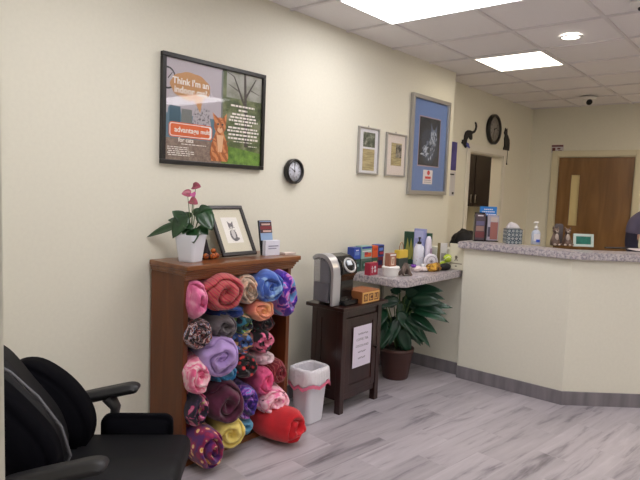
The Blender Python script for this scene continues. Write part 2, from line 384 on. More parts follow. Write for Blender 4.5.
for a, b_, r0, r1 in [((.83, .2), (.80, 1), .02, .012), ((.80, .66), (.68, .95), .012, .006), ((.80, .72), (.93, .97), .012, .005), ((.74, .8), (.62, .86), .007, .003), ((.68, .95), (.60, .99), .006, .002), ((.86, .84), (.97, .8), .006, .002)]:
    dx, dy = b_[0]-a[0], b_[1]-a[1]; l = math.hypot(dx, dy); nx, ny = -dy/l, dx/l
    shape('trunk', [(a[0]-nx*r0, a[1]-ny*r0), (a[0]+nx*r0, a[1]+ny*r0), (b_[0]+nx*r1, b_[1]+ny*r1), (b_[0]-nx*r1, b_[1]-ny*r1)])
# wall clock picture, cushions
shape('dark', ell(.02, .80, .075, .11)); shape('wallc', ell(.02, .80, .062, .092)); shape('dark', [(.02, .80), (.06, .86), (.063, .852), (.025, .79)])
rect('teal', .04, .14, .38, .54); rect('frame2', .15, .25, .38, .52); shape('dots', [(.25, .36), (.27, .54), (.42, .56), (.44, .38)])
# speech bubble
bub = []
for i in range(72):
    t = 2*PI*i/72; rr = 1+.055*abs(math.sin(4.5*t)); bub.append((.235+.185*rr*math.cos(t), .75+.135*rr*math.sin(t)))
shape('bubble', bub); shape('bubble', [(.27, .62), (.33, .50), (.35, .64)])
shape('orange', [(x*1+.245, y+.305) for x, y in [(a/iw, b_/ih) for a, b_ in rrect(.30, .082, .02)]])
shape('white', [(x+.245, y+.305) for x, y in [(a/iw, b_/ih) for a, b_ in rrect(.29, .072, .016)]])
shape('orange', [(x+.200, y+.305) for x, y in [(a/iw, b_/ih) for a, b_ in rrect(.215, .064, .012)]])
shape('orange', [(x+.382, y+.305) for x, y in [(a/iw, b_/ih) for a, b_ in rrect(.066, .060, .012)]])
# cat
shape('fur', [(.45, .02), (.435, .10), (.45, .20), (.475, .28), (.49, .33), (.575, .33), (.60, .26), (.625, .16), (.63, .06), (.62, .02)])
shape('fur', ell(.535, .40, .062, .088)); shape('fur', [(.478, .42), (.455, .53), (.525, .47)]); shape('fur', [(.555, .47), (.605, .54), (.598, .42)])
shape('catl', ell(.535, .355, .028, .03)); shape('catl', [(.50, .30), (.52, .12), (.56, .12), (.575, .30)])
shape('catd', [(.53, .02), (.535, .16), (.54, .02)]); shape('dark', ell(.513, .415, .010, .012, 12)); shape('dark', ell(.560, .415, .010, .012, 12)); shape('catd', ell(.537, .378, .008, .008, 10))
for q in (.46, .44): shape('catd', [(.51, q), (.535, q-.012), (.56, q), (.56, q+.006), (.535, q-.004), (.51, q+.006)])
for q in (.24, .18, .12): shape('catd', [(.455, q), (.495, q-.02), (.495, q-.008), (.455, q+.01)]); shape('catd', [(.625, q), (.58, q-.02), (.58, q-.008), (.622, q+.01)])
conv(p, 'print', ML, o)
t = MB(); zt = .018
for s_, sz, u, v in [("Think I'm an", .050, .235, .785), ("indoor cat?", .050, .235, .70)]: t.text(s_, sz, T(*U(u, v), zt), bold=.0012)
t.text('advantage', .042, T(*U(.200, .305), zt), bold=.0008); t.text('multi', .034, T(*U(.382, .307), zt), bold=.0008)
t.text('for cats', .034, T(*U(.12, .205), zt), bold=.0006, align='LEFT')
rl = random.Random(3)
for (cx, yy, wd) in [(.27, .165, .24), (.12, .13, .2), (.12, .11, .2), (.15, .09, .24), (.15, .07, .26), (.13, .05, .2), (.78, .64, .27), (.78, .595, .10), (.79, .55, .26), (.79, .515, .30), (.79, .48, .33), (.79, .445, .2), (.79, .40, .34), (.79, .365, .36), (.79, .325, .33), (.79, .285, .34), (.79, .25, .22), (.90, .21, .1)]:
    x = cx-wd/2
    while x < cx+wd/2:
        l = rl.uniform(.014, .045); hh = .011 if yy > .26 and cx > .5 else .0045
        t.box(U(x, yy)[0], U(min(x+l, cx+wd/2), yy)[0], U(0, yy)[1]-hh/2, U(0, yy)[1]+hh/2, zt, zt+.0003); x += l+.008
conv(t, 'lettering', mat('poster_lettering', (246, 240, 232), .5), o)
conv(MB().box(-iw/2, iw/2, -ih/2, ih/2, .0215, .0225), 'glass', M_pglass, o)

# small round wall clock
def clock(name, loc, r, depth, label, Mrot, facec, h1, h2, mb):
    o = empty(name, loc); tag(o, label, 'clock')
    def bb(m, n, mt): bmesh.ops.transform(m.bm, matrix=Mrot, verts=m.bm.verts); m.build(n, mt, o)
    bb(MB().lathe([(0, 0), (r*.93, 0), (r, depth*.2), (r, depth*.85), (r*.95, depth), (r*.84, depth), (r*.80, depth*.72), (r*.80, depth*.55), (0, depth*.55)], 48), 'case', mb)
    bb(MB().lathe([(0, depth*.56), (r*.80, depth*.56), (r*.80, depth*.6), (0, depth*.6)], 48), 'dial', mat(name+'_dial', facec, .5))
    m = MB()
    for k in range(12):
        a = 2*PI*k/12; L_ = r*.08 if k % 3 else r*.14
        m.box(-r*.012, r*.012, r*.72-L_, r*.72, depth*.6, depth*.62, M=R(a, 'Z'))
    for k in range(12):
        a = 2*PI*k/12
        m.text(str(12 if k == 0 else k), r*.19, T(math.sin(a)*r*.52, math.cos(a)*r*.52, depth*.605))
    bb(m, 'markings', M_blackfr)
    for n, a, l, wd in (('hour_hand', h1, r*.42, r*.03), ('minute_hand', h2, r*.64, r*.018)):
        bb(MB().box(-wd, wd, -r*.1, l, depth*.66, depth*.69, M=R(-math.radians(a), 'Z')), n, M_blackfr)
    bb(MB().box(-r*.007, r*.007, -r*.15, r*.6, depth*.71, depth*.72, M=R(-math.radians(200), 'Z')), 'second_hand', M_blackfr)
    bb(MB().lathe([(0, depth*.62), (r*.05, depth*.62), (r*.05, depth*.74), (0, depth*.74)], 16), 'hub', M_blackfr)
    return o
clock('wall_clock', (2.868, -.001, 1.612), .085, .042, 'small black rimmed round clock beside the cat poster', WALL, (214, 216, 226), 302, 358, M_blackfr)
clock('wall_clock', (6.50, .199, 2.275), .175, .05, 'big black rimmed round clock above the side room opening', WALL, (150, 146, 140), 70, 200, M_blackfr)

# silver frames
M_mat_white = mat('white_mat_board', (220, 220, 224), .8); M_mat_cream = mat('blush_mat_board', (224, 214, 208), .8); M_mat_blue = mat('blue_mat_board', (104, 132, 188), .8)
M_print1 = ramp_mat('dark_green_photo', [(.35, (40, 48, 40)), (.55, (96, 104, 88)), (.7, (180, 182, 170))], scale=22, rough=.5, detail=5)
M_print2 = ramp_mat('yellowed_text_print', [(.35, (150, 136, 96)), (.6, (186, 172, 128))], scale=30, rough=.5, stretch=(.3, 1, 3))
M_print3 = ramp_mat('grey_portrait_photo', [(.4, (60, 58, 56)), (.6, (150, 144, 134))], scale=26, rough=.5, detail=4)
def wall_picture(x0, x1, z0, z1, label, t, matm, d=.02):
    o = empty('framed_picture', ((x0+x1)/2, -.002, (z0+z1)/2)); tag(o, label, 'picture')
    w_, h_ = x1-x0, z1-z0
    conv(frame_mb(w_, h_, t, d, .002), 'frame', M_silver, o)
    conv(MB().box(-w_/2+t, w_/2-t, -h_/2+t, h_/2-t, .002, .008), 'mat_board', matm, o)
    return o, w_, h_
o, w_, h_ = wall_picture(3.60, 3.88, 1.63, 2.0, 'narrow silver framed print, dark photo above yellowed text, left of the two small ones', .012, M_mat_white)
conv(MB().box(-.075, .085, .03, .145, .0082, .0092), 'photograph', M_print1, o); conv(MB().box(-.075, .085, -.155, .015, .0082, .0092), 'text_sheet', M_print2, o)
conv(MB().box(-w_/2+.012, w_/2-.012, -h_/2+.012, h_/2-.012, .013, .014), 'glass', M_pglass, o)
conv(MB().box(-.006, .006, h_/2, h_/2+.014, .0, .004), 'hanger', M_chrome, o)
o, w_, h_ = wall_picture(3.985, 4.29, 1.63, 1.99, 'narrow silver framed print with inset portrait, right of the two small ones', .012, M_mat_cream)
conv(MB().box(-.07, .09, -.09, .10, .0082, .0092), 'text_sheet', M_print2, o); conv(MB().box(.0, .085, -.02, .09, .0094, .0102), 'photograph', M_print3, o)
conv(MB().box(-w_/2+.012, w_/2-.012, -h_/2+.012, h_/2-.012, .013, .014), 'glass', M_pglass, o)
conv(MB().box(-.006, .006, h_/2, h_/2+.014, .0, .004), 'hanger', M_chrome, o)
o, w_, h_ = wall_picture(4.35, 5.035, 1.485, 2.367, 'big silver framed blue matted cat picture near the end of wall', .035, M_mat_blue, .03)
M_cover = mat('pale_card', (222, 216, 220), .7)
conv(MB().box(-.195, .195, -.185, .265, .0082, .0092), 'inner_mat', mat('pink_fillet', (170, 148, 160), .7), o)
q = MB(); q.mi = 0; q.box(-.186, .186, -.175, .255, .0094, .0104)
rl = random.Random(5)
def blob(mi, cx, cy, a, b_, rot, lay, n=22, j=.22):
    q.mi = mi
    q.prism([(x+(rl.random()-.5)*a*j, y+(rl.random()-.5)*a*j) for x, y in ell(cx, cy, a, b_, n, rot)], .0004, M=T(0, 0, .0104+lay*.0003))
blob(1, 0, .0, .15, .17, .2, 0)
def furry(cx, cy, a, b_, n, tones, lay, ang):
    for _ in range(n):
        t_ = rl.uniform(0, 2*PI); k_ = math.sqrt(rl.random()); blob(rl.choice(tones), cx+a*k_*math.cos(t_), cy+b_*k_*math.sin(t_), rl.uniform(.014, .032), rl.uniform(.003, .007), ang+rl.uniform(-.5, .5), lay+rl.random()*1.5, 7, .1)
furry(.02, -.03, .10, .10, 60, (1, 2, 2, 3), 1, 1.1); furry(-.08, -.05, .06, .05, 34, (2, 3, 3), 2, .4); furry(.065, .09, .06, .06, 46, (2, 3, 3), 3, 1.4)
q.mi = 2; q.prism([(.02, .13), (.005, .215), (.055, .15)], .0004, M=T(0, 0, .0118)); q.prism([(.08, .15), (.125, .205), (.118, .12)], .0004, M=T(0, 0, .0118))
blob(4, .05, .10, .010, .008, 0, 6); blob(4, .092, .10, .010, .008, 0, 6); blob(4, .07, .075, .006, .005, 0, 6)
conv(q, 'cat_print', [ramp_mat('night_blue', [(.3, (16, 22, 36)), (.7, (34, 44, 62))], scale=12, rough=.5)]+[mat('cat_tone'+str(i), c, .6) for i, c in enumerate([(44, 56, 78), (92, 108, 138), (178, 190, 210), (14, 16, 24)])], o)
q = MB(); q.mi = 0; q.box(-.085, .085, -.345, -.215, .0094, .0104)
q.mi = 1; q.prism(ell(.01, -.240, .026, .022, 12), .0004, M=T(0, 0, .0106)); q.box(-.05, .055, -.296, -.274, .0106, .0109)
q.mi = 2; q.box(-.065, .065, -.312, -.306, .0106, .0109); q.box(-.065, .065, -.33, -.325, .0106, .0109)
conv(q, 'notice_card', [M_cover, mat('red_ink', (206, 52, 58), .6), mat('grey_ink', (150, 146, 150), .6)], o, 'white card with red emblem')
conv(MB().box(-w_/2+.035, w_/2-.035, -h_/2+.035, h_/2-.035, .017, .018), 'glass', M_pglass, o)

# picture + paper past the wall end
o = empty('wall_calendar', (5.52, .198, 1.72)); tag(o, 'purple topped calendar with white sheet, half hidden past the end of wall', 'calendar')
conv(MB().box(-.18, .12, .03, .33, 0, .006, .001), 'picture_page', ramp_mat('violet_page', [(.3, (52, 44, 104)), (.7, (92, 84, 160))], scale=6, rough=.5), o)
q = MB(); q.mi = 0; q.box(-.18, .12, -.24, .02, 0, .004, .001); q.mi = 1; q.box(-.15, .09, -.02, -.005, .004, .005); q.box(.06, .10, -.225, -.2, .004, .005)
conv(q, 'date_sheet', [mat('calendar_paper', (206, 204, 206), .7), M_blackfr], o)
# cat silhouettes
M_silh = mat('black_cutout', (20, 18, 24), .5)
def silhouette(label, loc, pts, s, extra=None):
    o = empty('cat_cutout', loc); tag(o, label, 'wall decoration')
    m = MB().prism([(x*s, y*s) for x, y in pts], .012, bev=.002)
    bmesh.ops.recalc_face_normals(m.bm, faces=m.bm.faces)
    conv(m, 'body', M_silh, o); return o
climb = [(-.62, -.95), (-.78, -.80), (-1.02, -.72), (-.92, -.55), (-.95, -.40), (-.80, -.42), (-.68, -.30), (-.66, .05), (-.52, .38), (-.25, .58), (.10, .62), (.38, .58), (.60, .62), (.82, .80), (.92, 1.05), (.88, 1.30), (.76, 1.46), (.86, 1.54), (1.02, 1.40), (1.10, 1.12), (1.02, .78), (.82, .50), (.58, .38), (.42, .32), (.46, .05), (.48, -.18), (.30, -.28), (.12, -.20), (.02, -.02), (-.14, -.12), (-.26, -.34), (-.30, -.62), (-.42, -.78), (-.30, -1.05), (-.44, -1.12)]
o = silhouette('black cat cutout climbing down with raised tail, left of the big clock', (5.90, .198, 2.135), [(x*1.45, y) for x, y in climb], .115)
conv(MB().prism([(x*.16, y*.115) for x, y in [(-.44, -.62), (-.16, -.66), (-.04, -.92), (.08, -1.05), (-.02, -1.12), (-.2, -1.0), (-.38, -1.0)]], .010, M=T(0, 0, .013)), 'bow', mat('violet_blue', (84, 86, 160), .5), o, 'blue violet bow')
sit = [(-.42, -1.0), (.50, -1.0), (.52, -.3), (.44, .1), (.20, .42), (.02, .60), (.02, .86), (-.04, 1.12), (-.10, .96), (-.22, .98), (-.30, 1.14), (-.36, .88), (-.46, .70), (-.40, .52), (-.28, .42), (-.38, .1), (-.32, -.3), (-.30, -.62), (-.42, -.84)]
o = silhouette('black sitting cat cutout with hanging tail, right of the big clock', (6.93, .198, 2.19), [(x*1.5, y) for x, y in sit], .125)
tl = MB().tube([(.055, -.125, .005), (.058, -.2, .005), (.052, -.27, .005), (.056, -.30, .005)], [.003, .003, .003, .009], 8); conv(tl, 'tail', M_silh, o)
# notice by the back door
o = empty('notice_sign', (7.784, -.150, 2.145)); o.scale = (1, 1.3, 1.1); tag(o, 'small white notice with dark red band above the oak door corner', 'sign')
q = MB(); q.mi = 0; q.box(-.06, .06, -.045, .045, 0, .004, M=FACE_X); q.mi = 1; q.box(-.056, .056, .022, .042, .004, .005, M=FACE_X); q.box(-.05, -.02, -.03, .01, .004, .005, M=FACE_X); q.box(.01, .045, -.035, -.02, .004, .005, M=FACE_X); q.box(.0, .03, -.01, .008, .004, .005, M=FACE_X)
q.build('plate', [mat('sign_white', (206, 200, 204), .5), mat('sign_maroon', (112, 60, 66), .5)], o)

# ------------------------------------------------------------ bookcase with blankets
M_wood = ramp_mat('cherry_stained_wood', [(.25, (78, 38, 14)), (.5, (104, 54, 20)), (.8, (124, 70, 30))], scale=5, stretch=(3, 3, .35), rough=.42, detail=6, distort=.4, bump=.04, coat=.03)
M_woodh = ramp_mat('cherry_moulding', [(.25, (88, 46, 20)), (.5, (116, 66, 30)), (.8, (136, 82, 40))], scale=5, stretch=(.4, 3, 3), rough=.3, detail=6, distort=.4, bump=.04, coat=.3)
M_woodd = mat('dark_back_board', (58, 34, 20), .6)
SX0, SX1, SY0, SY1, SZ = 1.762, 2.56, -.315, -.02, 1.085
bk = empty('bookcase', ((SX0+SX1)/2, 0, 0)); tag(bk, 'brown cherry wood bookcase with moulded top, filled with rolled blankets', 'bookcase')
hw = (SX1-SX0)/2
m = MB(); m.box(-hw, -hw+.03, SY0, SY1, 0, 1.03, .003); m.build('side_panel', M_wood, bk)
m = MB(); m.box(hw-.03, hw, SY0, SY1, 0, 1.03, .003); m.build('side_panel', M_wood, bk)
m = MB(); m.box(-hw+.03, hw-.03, -.035, SY1-.003, .08, 1.03); m.build('back_panel', M_woodd, bk)
m = MB(); m.box(-hw+.03, hw-.03, SY0+.012, -.035, .035, .055, .002); m.build('bottom_shelf', M_woodd, bk)
m = MB(); m.box(-hw+.03, hw-.03, SY0+.006, SY0+.026, 0, .035, .002); m.build('plinth', M_woodh, bk)
prof = [(0, 0), (.012, .0), (.016, .012), (.022, .02), (.038, .032), (.044, .045), (.044, .062), (0, .062)]
m = MB()
# moulded crown: stack of boxes following the profile
for dz0, dz1, ov in [(1.005, 1.018, .010), (1.018, 1.03, .016), (1.03, 1.045, .022), (1.045, 1.058, .033)]:
    m.box(-hw-ov*.3, hw+ov, SY0-ov, SY0-.0005 if dz1 <= 1.03 else SY1, dz0, dz1, .004)
m.box(-hw-.014, hw+.042, SY0-.042, SY1, 1.058, SZ, .005)
m.build('crown', M_woodh, bk)

def rolled_blanket(Rx, Rz, turns, L_, seed, amp=1.0, dome=.25, lump=.12):
    r_ = random.Random(seed); b = bmesh.new(); NR, NT = 30, 72
    ph = r_.uniform(0, 6.28); Rm = (Rx+Rz)/2; off = Vector((r_.uniform(0, 50),)*3)
    lob = [(k, r_.uniform(-.05, .05), r_.uniform(0, 6.28)) for k in (2, 3, 5)]
    cen = b.verts.new((0, -Rm*dome*.6, 0)); rings = []
    for i in range(1, NR+1):
        rr = i/NR; ring = []
        for j in range(NT):
            th = 2*PI*j/NT
            sh = 1+sum(a*math.cos(k*th+p_) for k, a, p_ in lob)*rr
            wv = noise.noise(Vector((math.cos(th)*rr*1.6, math.sin(th)*rr*1.6, 0))+off)*.5
            g_ = (rr*turns-(th+ph)/(2*PI)+wv) % 1.0
            pr_ = math.sqrt(max(0, 1-(2*g_-1)**2))
            edge = max(0, 1-rr**6)**.5
            fade = min(1, rr*3)
            h = Rm*dome*(1-rr*rr)*.8 + (Rm/turns)*1.1*amp*pr_*edge*fade + Rm*.18*edge
            h += Rm*lump*noise.noise(Vector((math.cos(th)*rr*2.2, math.sin(th)*rr*2.2, 4))+off)
            # creases on the roll face
            h += Rm*.05*noise.noise(Vector((math.cos(th)*rr*6, math.sin(th)*rr*6, 9))+off)
            ring.append(b.verts.new((Rx*sh*rr*math.cos(th), -h, Rz*sh*rr*math.sin(th))))
        rings.append(ring)
    for k in range(1, 7):
        f = k/6; ring = []
        for j in range(NT):
            th = 2*PI*j/NT
            sh = 1+sum(a*math.cos(kk*th+p_) for kk, a, p_ in lob)
            sh *= 1+.05*noise.noise(Vector((math.cos(th)*2, math.sin(th)*2, f*2))+off)+.04*math.sin(f*PI)
            if f == 1: sh *= .82
            ring.append(b.verts.new((Rx*sh*math.cos(th), L_*f, Rz*sh*math.sin(th))))
        rings.append(ring)
    for j in range(NT): b.faces.new((cen, rings[0][j], rings[0][(j+1) % NT]))
    for a, c in zip(rings, rings[1:]):
        for j in range(NT): b.faces.new((a[j], c[j], c[(j+1) % NT], a[(j+1) % NT]))
    b.faces.new(rings[-1][::-1]); bmesh.ops.recalc_face_normals(b, faces=b.faces)
    m = MB(); m.add(b, None, True); return m
def fab(name, stops, **k):
    k.setdefault('rough', .9); k.setdefault('sheen', .3); k.setdefault('bump', .5); k.setdefault('bscale', 150)
    return ramp_mat('fleece_'+name, stops, **k)
def plain(name, c, d=.14):
    lo = tuple(int(x*(1-d)) for x in c); hi = tuple(min(255, int(x*(1+d*.5))) for x in c)
    return fab(name, [(.35, lo), (.65, hi)], scale=9)
K = (16, 14, 20)
FM = {
 'pink_l': fab('pink', [(.35, (206, 92, 140)), (.5, (226, 120, 164)), (.65, (240, 170, 196))], scale=16),
 'plaid': fab('red_plaid', [(.0, (206, 54, 84)), (.22, (120, 98, 72)), (.36, (224, 84, 96)), (.5, (176, 40, 78)), (.62, (126, 112, 84)), (.76, (226, 96, 70)), (.9, (160, 34, 66))], tex='wave', scale=9, distort=2.5, detail=2, rot=(0, .8, 0)),
 'tan': fab('tan_floral', [(.35, (92, 76, 66)), (.46, (176, 154, 134)), (.56, (220, 190, 164)), (.66, (214, 140, 104))], scale=22),
 'blue': fab('two_tone_blue', [(.40, (52, 84, 168)), (.52, (74, 112, 196)), (.60, (150, 184, 222))], scale=9, distort=1),
 'splash': fab('violet_splash', [(.38, (58, 26, 140)), (.50, (84, 40, 170)), (.53, (222, 118, 196)), (.61, (110, 168, 222))], scale=9, distort=1.2),
 'coral': fab('coral', [(.4, (226, 122, 104)), (.6, (238, 160, 124)), (.7, (240, 190, 120))], scale=9),
 'navy': fab('royal_blue', [(.4, (18, 40, 104)), (.6, (26, 66, 150)), (.74, (60, 110, 180))], scale=14),
 'gray': plain('taupe_grey', (92, 84, 88)),
 'blackmulti': fab('black_speckle', [(0, K), (.45, K), (.52, (150, 60, 60)), (.57, (214, 206, 200)), (.62, (60, 90, 150)), (.68, (30, 26, 30))], scale=34, distort=1.5),
 'lavender': plain('lavender', (176, 146, 204), .1),
 'pinkwhite': fab('pink_swirl', [(.4, (228, 96, 140)), (.5, (240, 140, 172)), (.58, (248, 208, 214))], scale=11, distort=2),
 'teal': fab('teal', [(.4, (16, 84, 132)), (.58, (36, 124, 172)), (.7, (110, 170, 200))], scale=9),
 'multi': fab('bright_patch', [(0, (26, 60, 52)), (.3, (150, 196, 96)), (.5, (34, 30, 44)), (.62, (222, 190, 150)), (.8, (40, 110, 130))], tex='voronoi', scale=34, const=True),
 'blackteal': fab('black_teal_spot', [(0, (70, 160, 150)), (.22, (18, 18, 24)), (.6, (34, 30, 40)), (.8, (120, 50, 60))], tex='dots', scale=30),
 'bluemulti': fab('blue_orange_print', [(0, (30, 60, 130)), (.25, (30, 30, 60)), (.45, (90, 130, 190)), (.6, (214, 84, 40)), (.75, (60, 50, 60)), (.88, (190, 150, 90))], tex='voronoi', scale=40, const=True),
 'pinkblack': fab('pink_black_print', [(.4, (20, 14, 22)), (.49, (30, 18, 30)), (.52, (226, 100, 144)), (.7, (240, 170, 180))], scale=13, distort=.8),
 'whitepink': fab('white_pink', [(.4, (214, 168, 184)), (.6, (232, 210, 216))], scale=14),
 'cherry': fab('black_red_floral', [(0, (226, 84, 58)), (.22, (210, 50, 58)), (.36, (140, 34, 44)), (.42, (26, 12, 18)), (.8, (18, 12, 16))], tex='dots', scale=30),
 'redswirl': fab('maroon_paisley', [(.4, (120, 16, 34)), (.5, (160, 40, 50)), (.58, (210, 150, 130)), (.66, (120, 20, 40))], tex='wave', scale=9, distort=9),
 'plum': plain('plum', (84, 16, 52)),
 'floral': fab('black_pink_yellow_floral', [(.38, (20, 16, 34)), (.49, (40, 26, 60)), (.52, (206, 74, 124)), (.6, (198, 120, 160)), (.66, (206, 196, 116))], scale=15, distort=1),
 'rose': plain('rose', (226, 84, 136)),
 'violet': fab('violet_print', [(.4, (34, 18, 90)), (.52, (84, 44, 160)), (.6, (190, 110, 200)), (.66, (90, 150, 200))], scale=20, distort=1),
 'dalm': fab('pink_black_dots', [(0, (24, 20, 28)), (.13, (40, 30, 40)), (.16, (242, 170, 196)), (.5, (250, 206, 216)), (.75, (234, 120, 166))], tex='dots', scale=26),
 'sky': plain('sky_teal', (90, 150, 184)),
 'yellow': plain('yellow', (232, 212, 118), .07),
 'gold': fab('magenta_gold_floral', [(0, (150, 60, 30)), (.10, (240, 180, 70)), (.26, (240, 208, 150)), (.32, (164, 26, 88)), (.5, (132, 18, 70)), (.7, (84, 24, 104))], tex='dots', scale=23),
 'red': plain('red', (206, 22, 36), .08)}
# name, x, z, Rx, Rz, turns, yaw, tilt(roll), protrusion, label
BL = [
 ('pink_l', 1.848, .90, .052, .100, 1.3, -6, 0, 0, 'bright pink rolled blanket in the top left corner of the bookcase'),
 ('plaid', 2.00, .925, .112, .098, 2.2, -22, 0, .05, 'large red plaid rolled blanket in the top row of the bookcase'),
 ('tan', 2.195, .915, .062, .080, 1.8, -16, 0, .03, 'small tan floral rolled blanket between red plaid and blue rolls'),
 ('blue', 2.325, .925, .088, .088, 2.1, -18, 0, .07, 'light and dark blue rolled blanket in the top row'),
 ('splash', 2.485, .87, .062, .128, 1.4, -8, -.12, .05, 'violet blanket with pink and light blue patches in the top right corner'),
 ('coral', 2.285, .79, .078, .060, 1.8, -16, 0, .05, 'coral orange rolled blanket just below the blue roll'),
 ('navy', 2.08, .795, .105, .050, 1.2, -8, 0, -.03, 'royal blue folded blanket tucked under the red plaid roll'),
 ('gray', 2.015, .735, .080, .062, 1.3, -14, .2, .03, 'dark taupe grey rolled blanket above the lavender roll'),
 ('blackmulti', 1.862, .715, .070, .078, 1.8, -8, 0, .02, 'black blanket with white and red speckles at the left, above the lavender roll'),
 ('lavender', 1.965, .585, .108, .104, 2.3, -24, 0, .07, 'plain lavender rolled blanket in the middle left'),
 ('pinkwhite', 1.850, .50, .066, .094, 2.0, -10, 0, .04, 'pink and white swirled rolled blanket at the left, below the lavender roll'),
 ('teal', 2.055, .455, .076, .054, 1.5, -10, 0, 0, 'teal blue blanket squeezed between lavender and plum rolls'),
 ('multi', 2.19, .715, .062, .055, 1.2, -6, 0, .0, 'folded blanket printed with bright green, cream and dark patches'),
 ('blackteal', 2.36, .695, .068, .055, 1.5, -10, 0, .0, 'black blanket with teal spots below the coral roll'),
 ('bluemulti', 2.175, .61, .075, .064, 1.3, -8, 0, .0, 'blue and orange small patterned blanket right of the lavender roll'),
 ('pinkblack', 2.335, .595, .058, .066, 1.3, -8, .2, .02, 'black blanket with big pink patches at the right middle'),
 ('whitepink', 2.36, .488, .052, .040, 1.4, -8, 0, .03, 'small pale pink and white blanket above the rose roll'),
 ('cherry', 2.19, .478, .078, .072, 1.4, -10, 0, .01, 'black blanket with red orange flower spots in the middle'),
 ('redswirl', 2.475, .385, .054, .068, 1.8, -8, 0, .04, 'maroon paisley rolled blanket at the right edge, next to the bin'),
 ('plum', 2.025, .315, .108, .108, 1.7, -18, 0, .05, 'plain dark plum rolled blanket above the yellow roll'),
 ('floral', 1.862, .315, .066, .090, 1.2, -5, 0, .0, 'black blanket with pink and yellow flowers at the left, lower half'),
 ('rose', 2.325, .362, .056, .078, 1.6, -10, .1, .05, 'plain rose pink rolled blanket beside the maroon paisley roll'),
 ('violet', 2.195, .265, .066, .096, 1.4, -8, 0, .02, 'dark violet blanket with lilac print right of the plum roll'),
 ('dalm', 2.415, .225, .100, .078, 2.0, -20, .3, .06, 'pale pink rolled blanket with black dots above the red roll'),
 ('sky', 2.20, .118, .056, .050, 1.4, -8, 0, .02, 'small sky blue blanket between yellow and red rolls at the bottom'),
 ('yellow', 2.05, .145, .098, .086, 1.9, -20, .2, .06, 'plain yellow rolled blanket in the bottom row'),
 ('gold', 1.878, .118, .080, .100, 1.6, -8, -.2, .10, 'magenta blanket with gold flowers bulging out at the bottom left'),
]
ML_ = {'plaid': .22}
for i, (k, x, z, rx, rz, tn, yaw, roll, pro, label) in enumerate(BL):
    L_ = .20
    x = x-.02-max(0, x-2.3)*.14; m = rolled_blanket(rx*1.05, rz*1.05, tn, L_+max(pro, 0), 10+i*3, dome=.3)
    o = m.build('rolled_blanket', FM[k], None, (x, -.30-pro, z+.004), (0, roll, math.radians(yaw)))
    tag(o, label, 'blanket', 'rolled fleece blankets in and beside the bookcase')
# red roll resting on the floor in front of the bookcase
m = rolled_blanket(.098, .102, 1.7, .27, 99, dome=.22)
o = m.build('rolled_blanket', FM['red'], None, (2.385, -.495, .112), (-.08, .25, math.radians(-2)))
tag(o, 'plain red rolled blanket on the floor in front of the bookcase corner', 'blanket', 'rolled fleece blankets in and beside the bookcase')

# ------------------------------------------------------------ leaves
def leaf(b, base, tip, w, droop=.02, fold=.25, n=8, upv=Vector((0, 0, 1)), heart=0):
    base = Vector(base); tip = Vector(tip); d = tip-base; L_ = d.length; d.normalize()
    s = d.cross(upv)
    if s.length < .05: s = d.cross(Vector((1, 0, 0)))
    s.normalize(); nrm = s.cross(d)
    rows = []
    for i in range(n+1):
        t = i/n
        ww = w*(math.sin(PI*t**.72)**.85 if 0 < t < 1 else 0)
        if heart: ww = w*math.sqrt(max(0, 1-((t-.32)/.68)**2))*(1 if t > .32 else math.sqrt(max(0, 1-((.32-t)/.5)**2)))*(1-t**3*.5); ww = 0 if t in (1,) else ww
        c = base+d*L_*t-Vector((0, 0, droop*4*t*t*.5))
        rows.append([c-s*ww+nrm*fold*ww, c-s*ww*.5+nrm*fold*ww*.4, c, c+s*ww*.5+nrm*fold*ww*.4, c+s*ww+nrm*fold*ww])
    V = [[b.verts.new(p) for p in r] for r in rows]
    for a, c in zip(V, V[1:]):
        for k in range(4):
            try: b.faces.new((a[k], a[k+1], c[k+1], c[k]))
            except Exception: pass
def foliage(specs, **k):
    b = bmesh.new()
    for s_ in specs: leaf(b, *s_, **k)
    bmesh.ops.remove_doubles(b, verts=b.verts, dist=1e-5)
    g = bmesh.ops.solidify(b, geom=b.faces[:], thickness=.0012)
    m = MB(); m.add(b, None, True); return m
M_leaf = ramp_mat('dark_green_leaf', [(.3, (22, 52, 28)), (.7, (38, 78, 40))], scale=12, rough=.35, bump=.1, coat=.2)
M_leaf2 = ramp_mat('deep_green_leaf', [(.3, (16, 50, 34)), (.7, (30, 78, 52))], scale=8, rough=.38, bump=.1, coat=.2)
M_stem = mat('green_stem', (84, 112, 62), .5)
M_soil = ramp_mat('potting_soil', [(.3, (34, 26, 20)), (.7, (60, 46, 34))], scale=60, rough=.95, bump=.8)
# view-independent basis of the plants: world axes relative to pot
# anthurium on the bookcase
o = empty('potted_anthurium', (1.885, -.20, SZ)); tag(o, 'anthurium with pink flowers in square white pot on the bookcase', 'potted plant')
b = bmesh.new()
def sqr(h, z): return [b.verts.new((x*h, y*h, z)) for x, y in rrect(2, 2, .35, 4)]
rg = [sqr(.047, 0), sqr(.049, .004), sqr(.066, .140), sqr(.066, .146), sqr(.060, .146), sqr(.056, .12)]
for a, c in zip(rg, rg[1:]):
    for i in range(len(a)): b.faces.new((a[i], a[(i+1) % len(a)], c[(i+1) % len(a)], c[i]))
b.faces.new(rg[0][::-1]); b.faces.new(rg[-1]); bmesh.ops.recalc_face_normals(b, faces=b.faces)
m = MB(); m.add(b); m.build('pot', mat('white_ceramic', (224, 226, 236), .25), o, rot=(0, 0, .3))
MB().lathe([(0, .121), (.05, .121), (.05, .128), (0, .130)], 20).build('soil', M_soil, o)
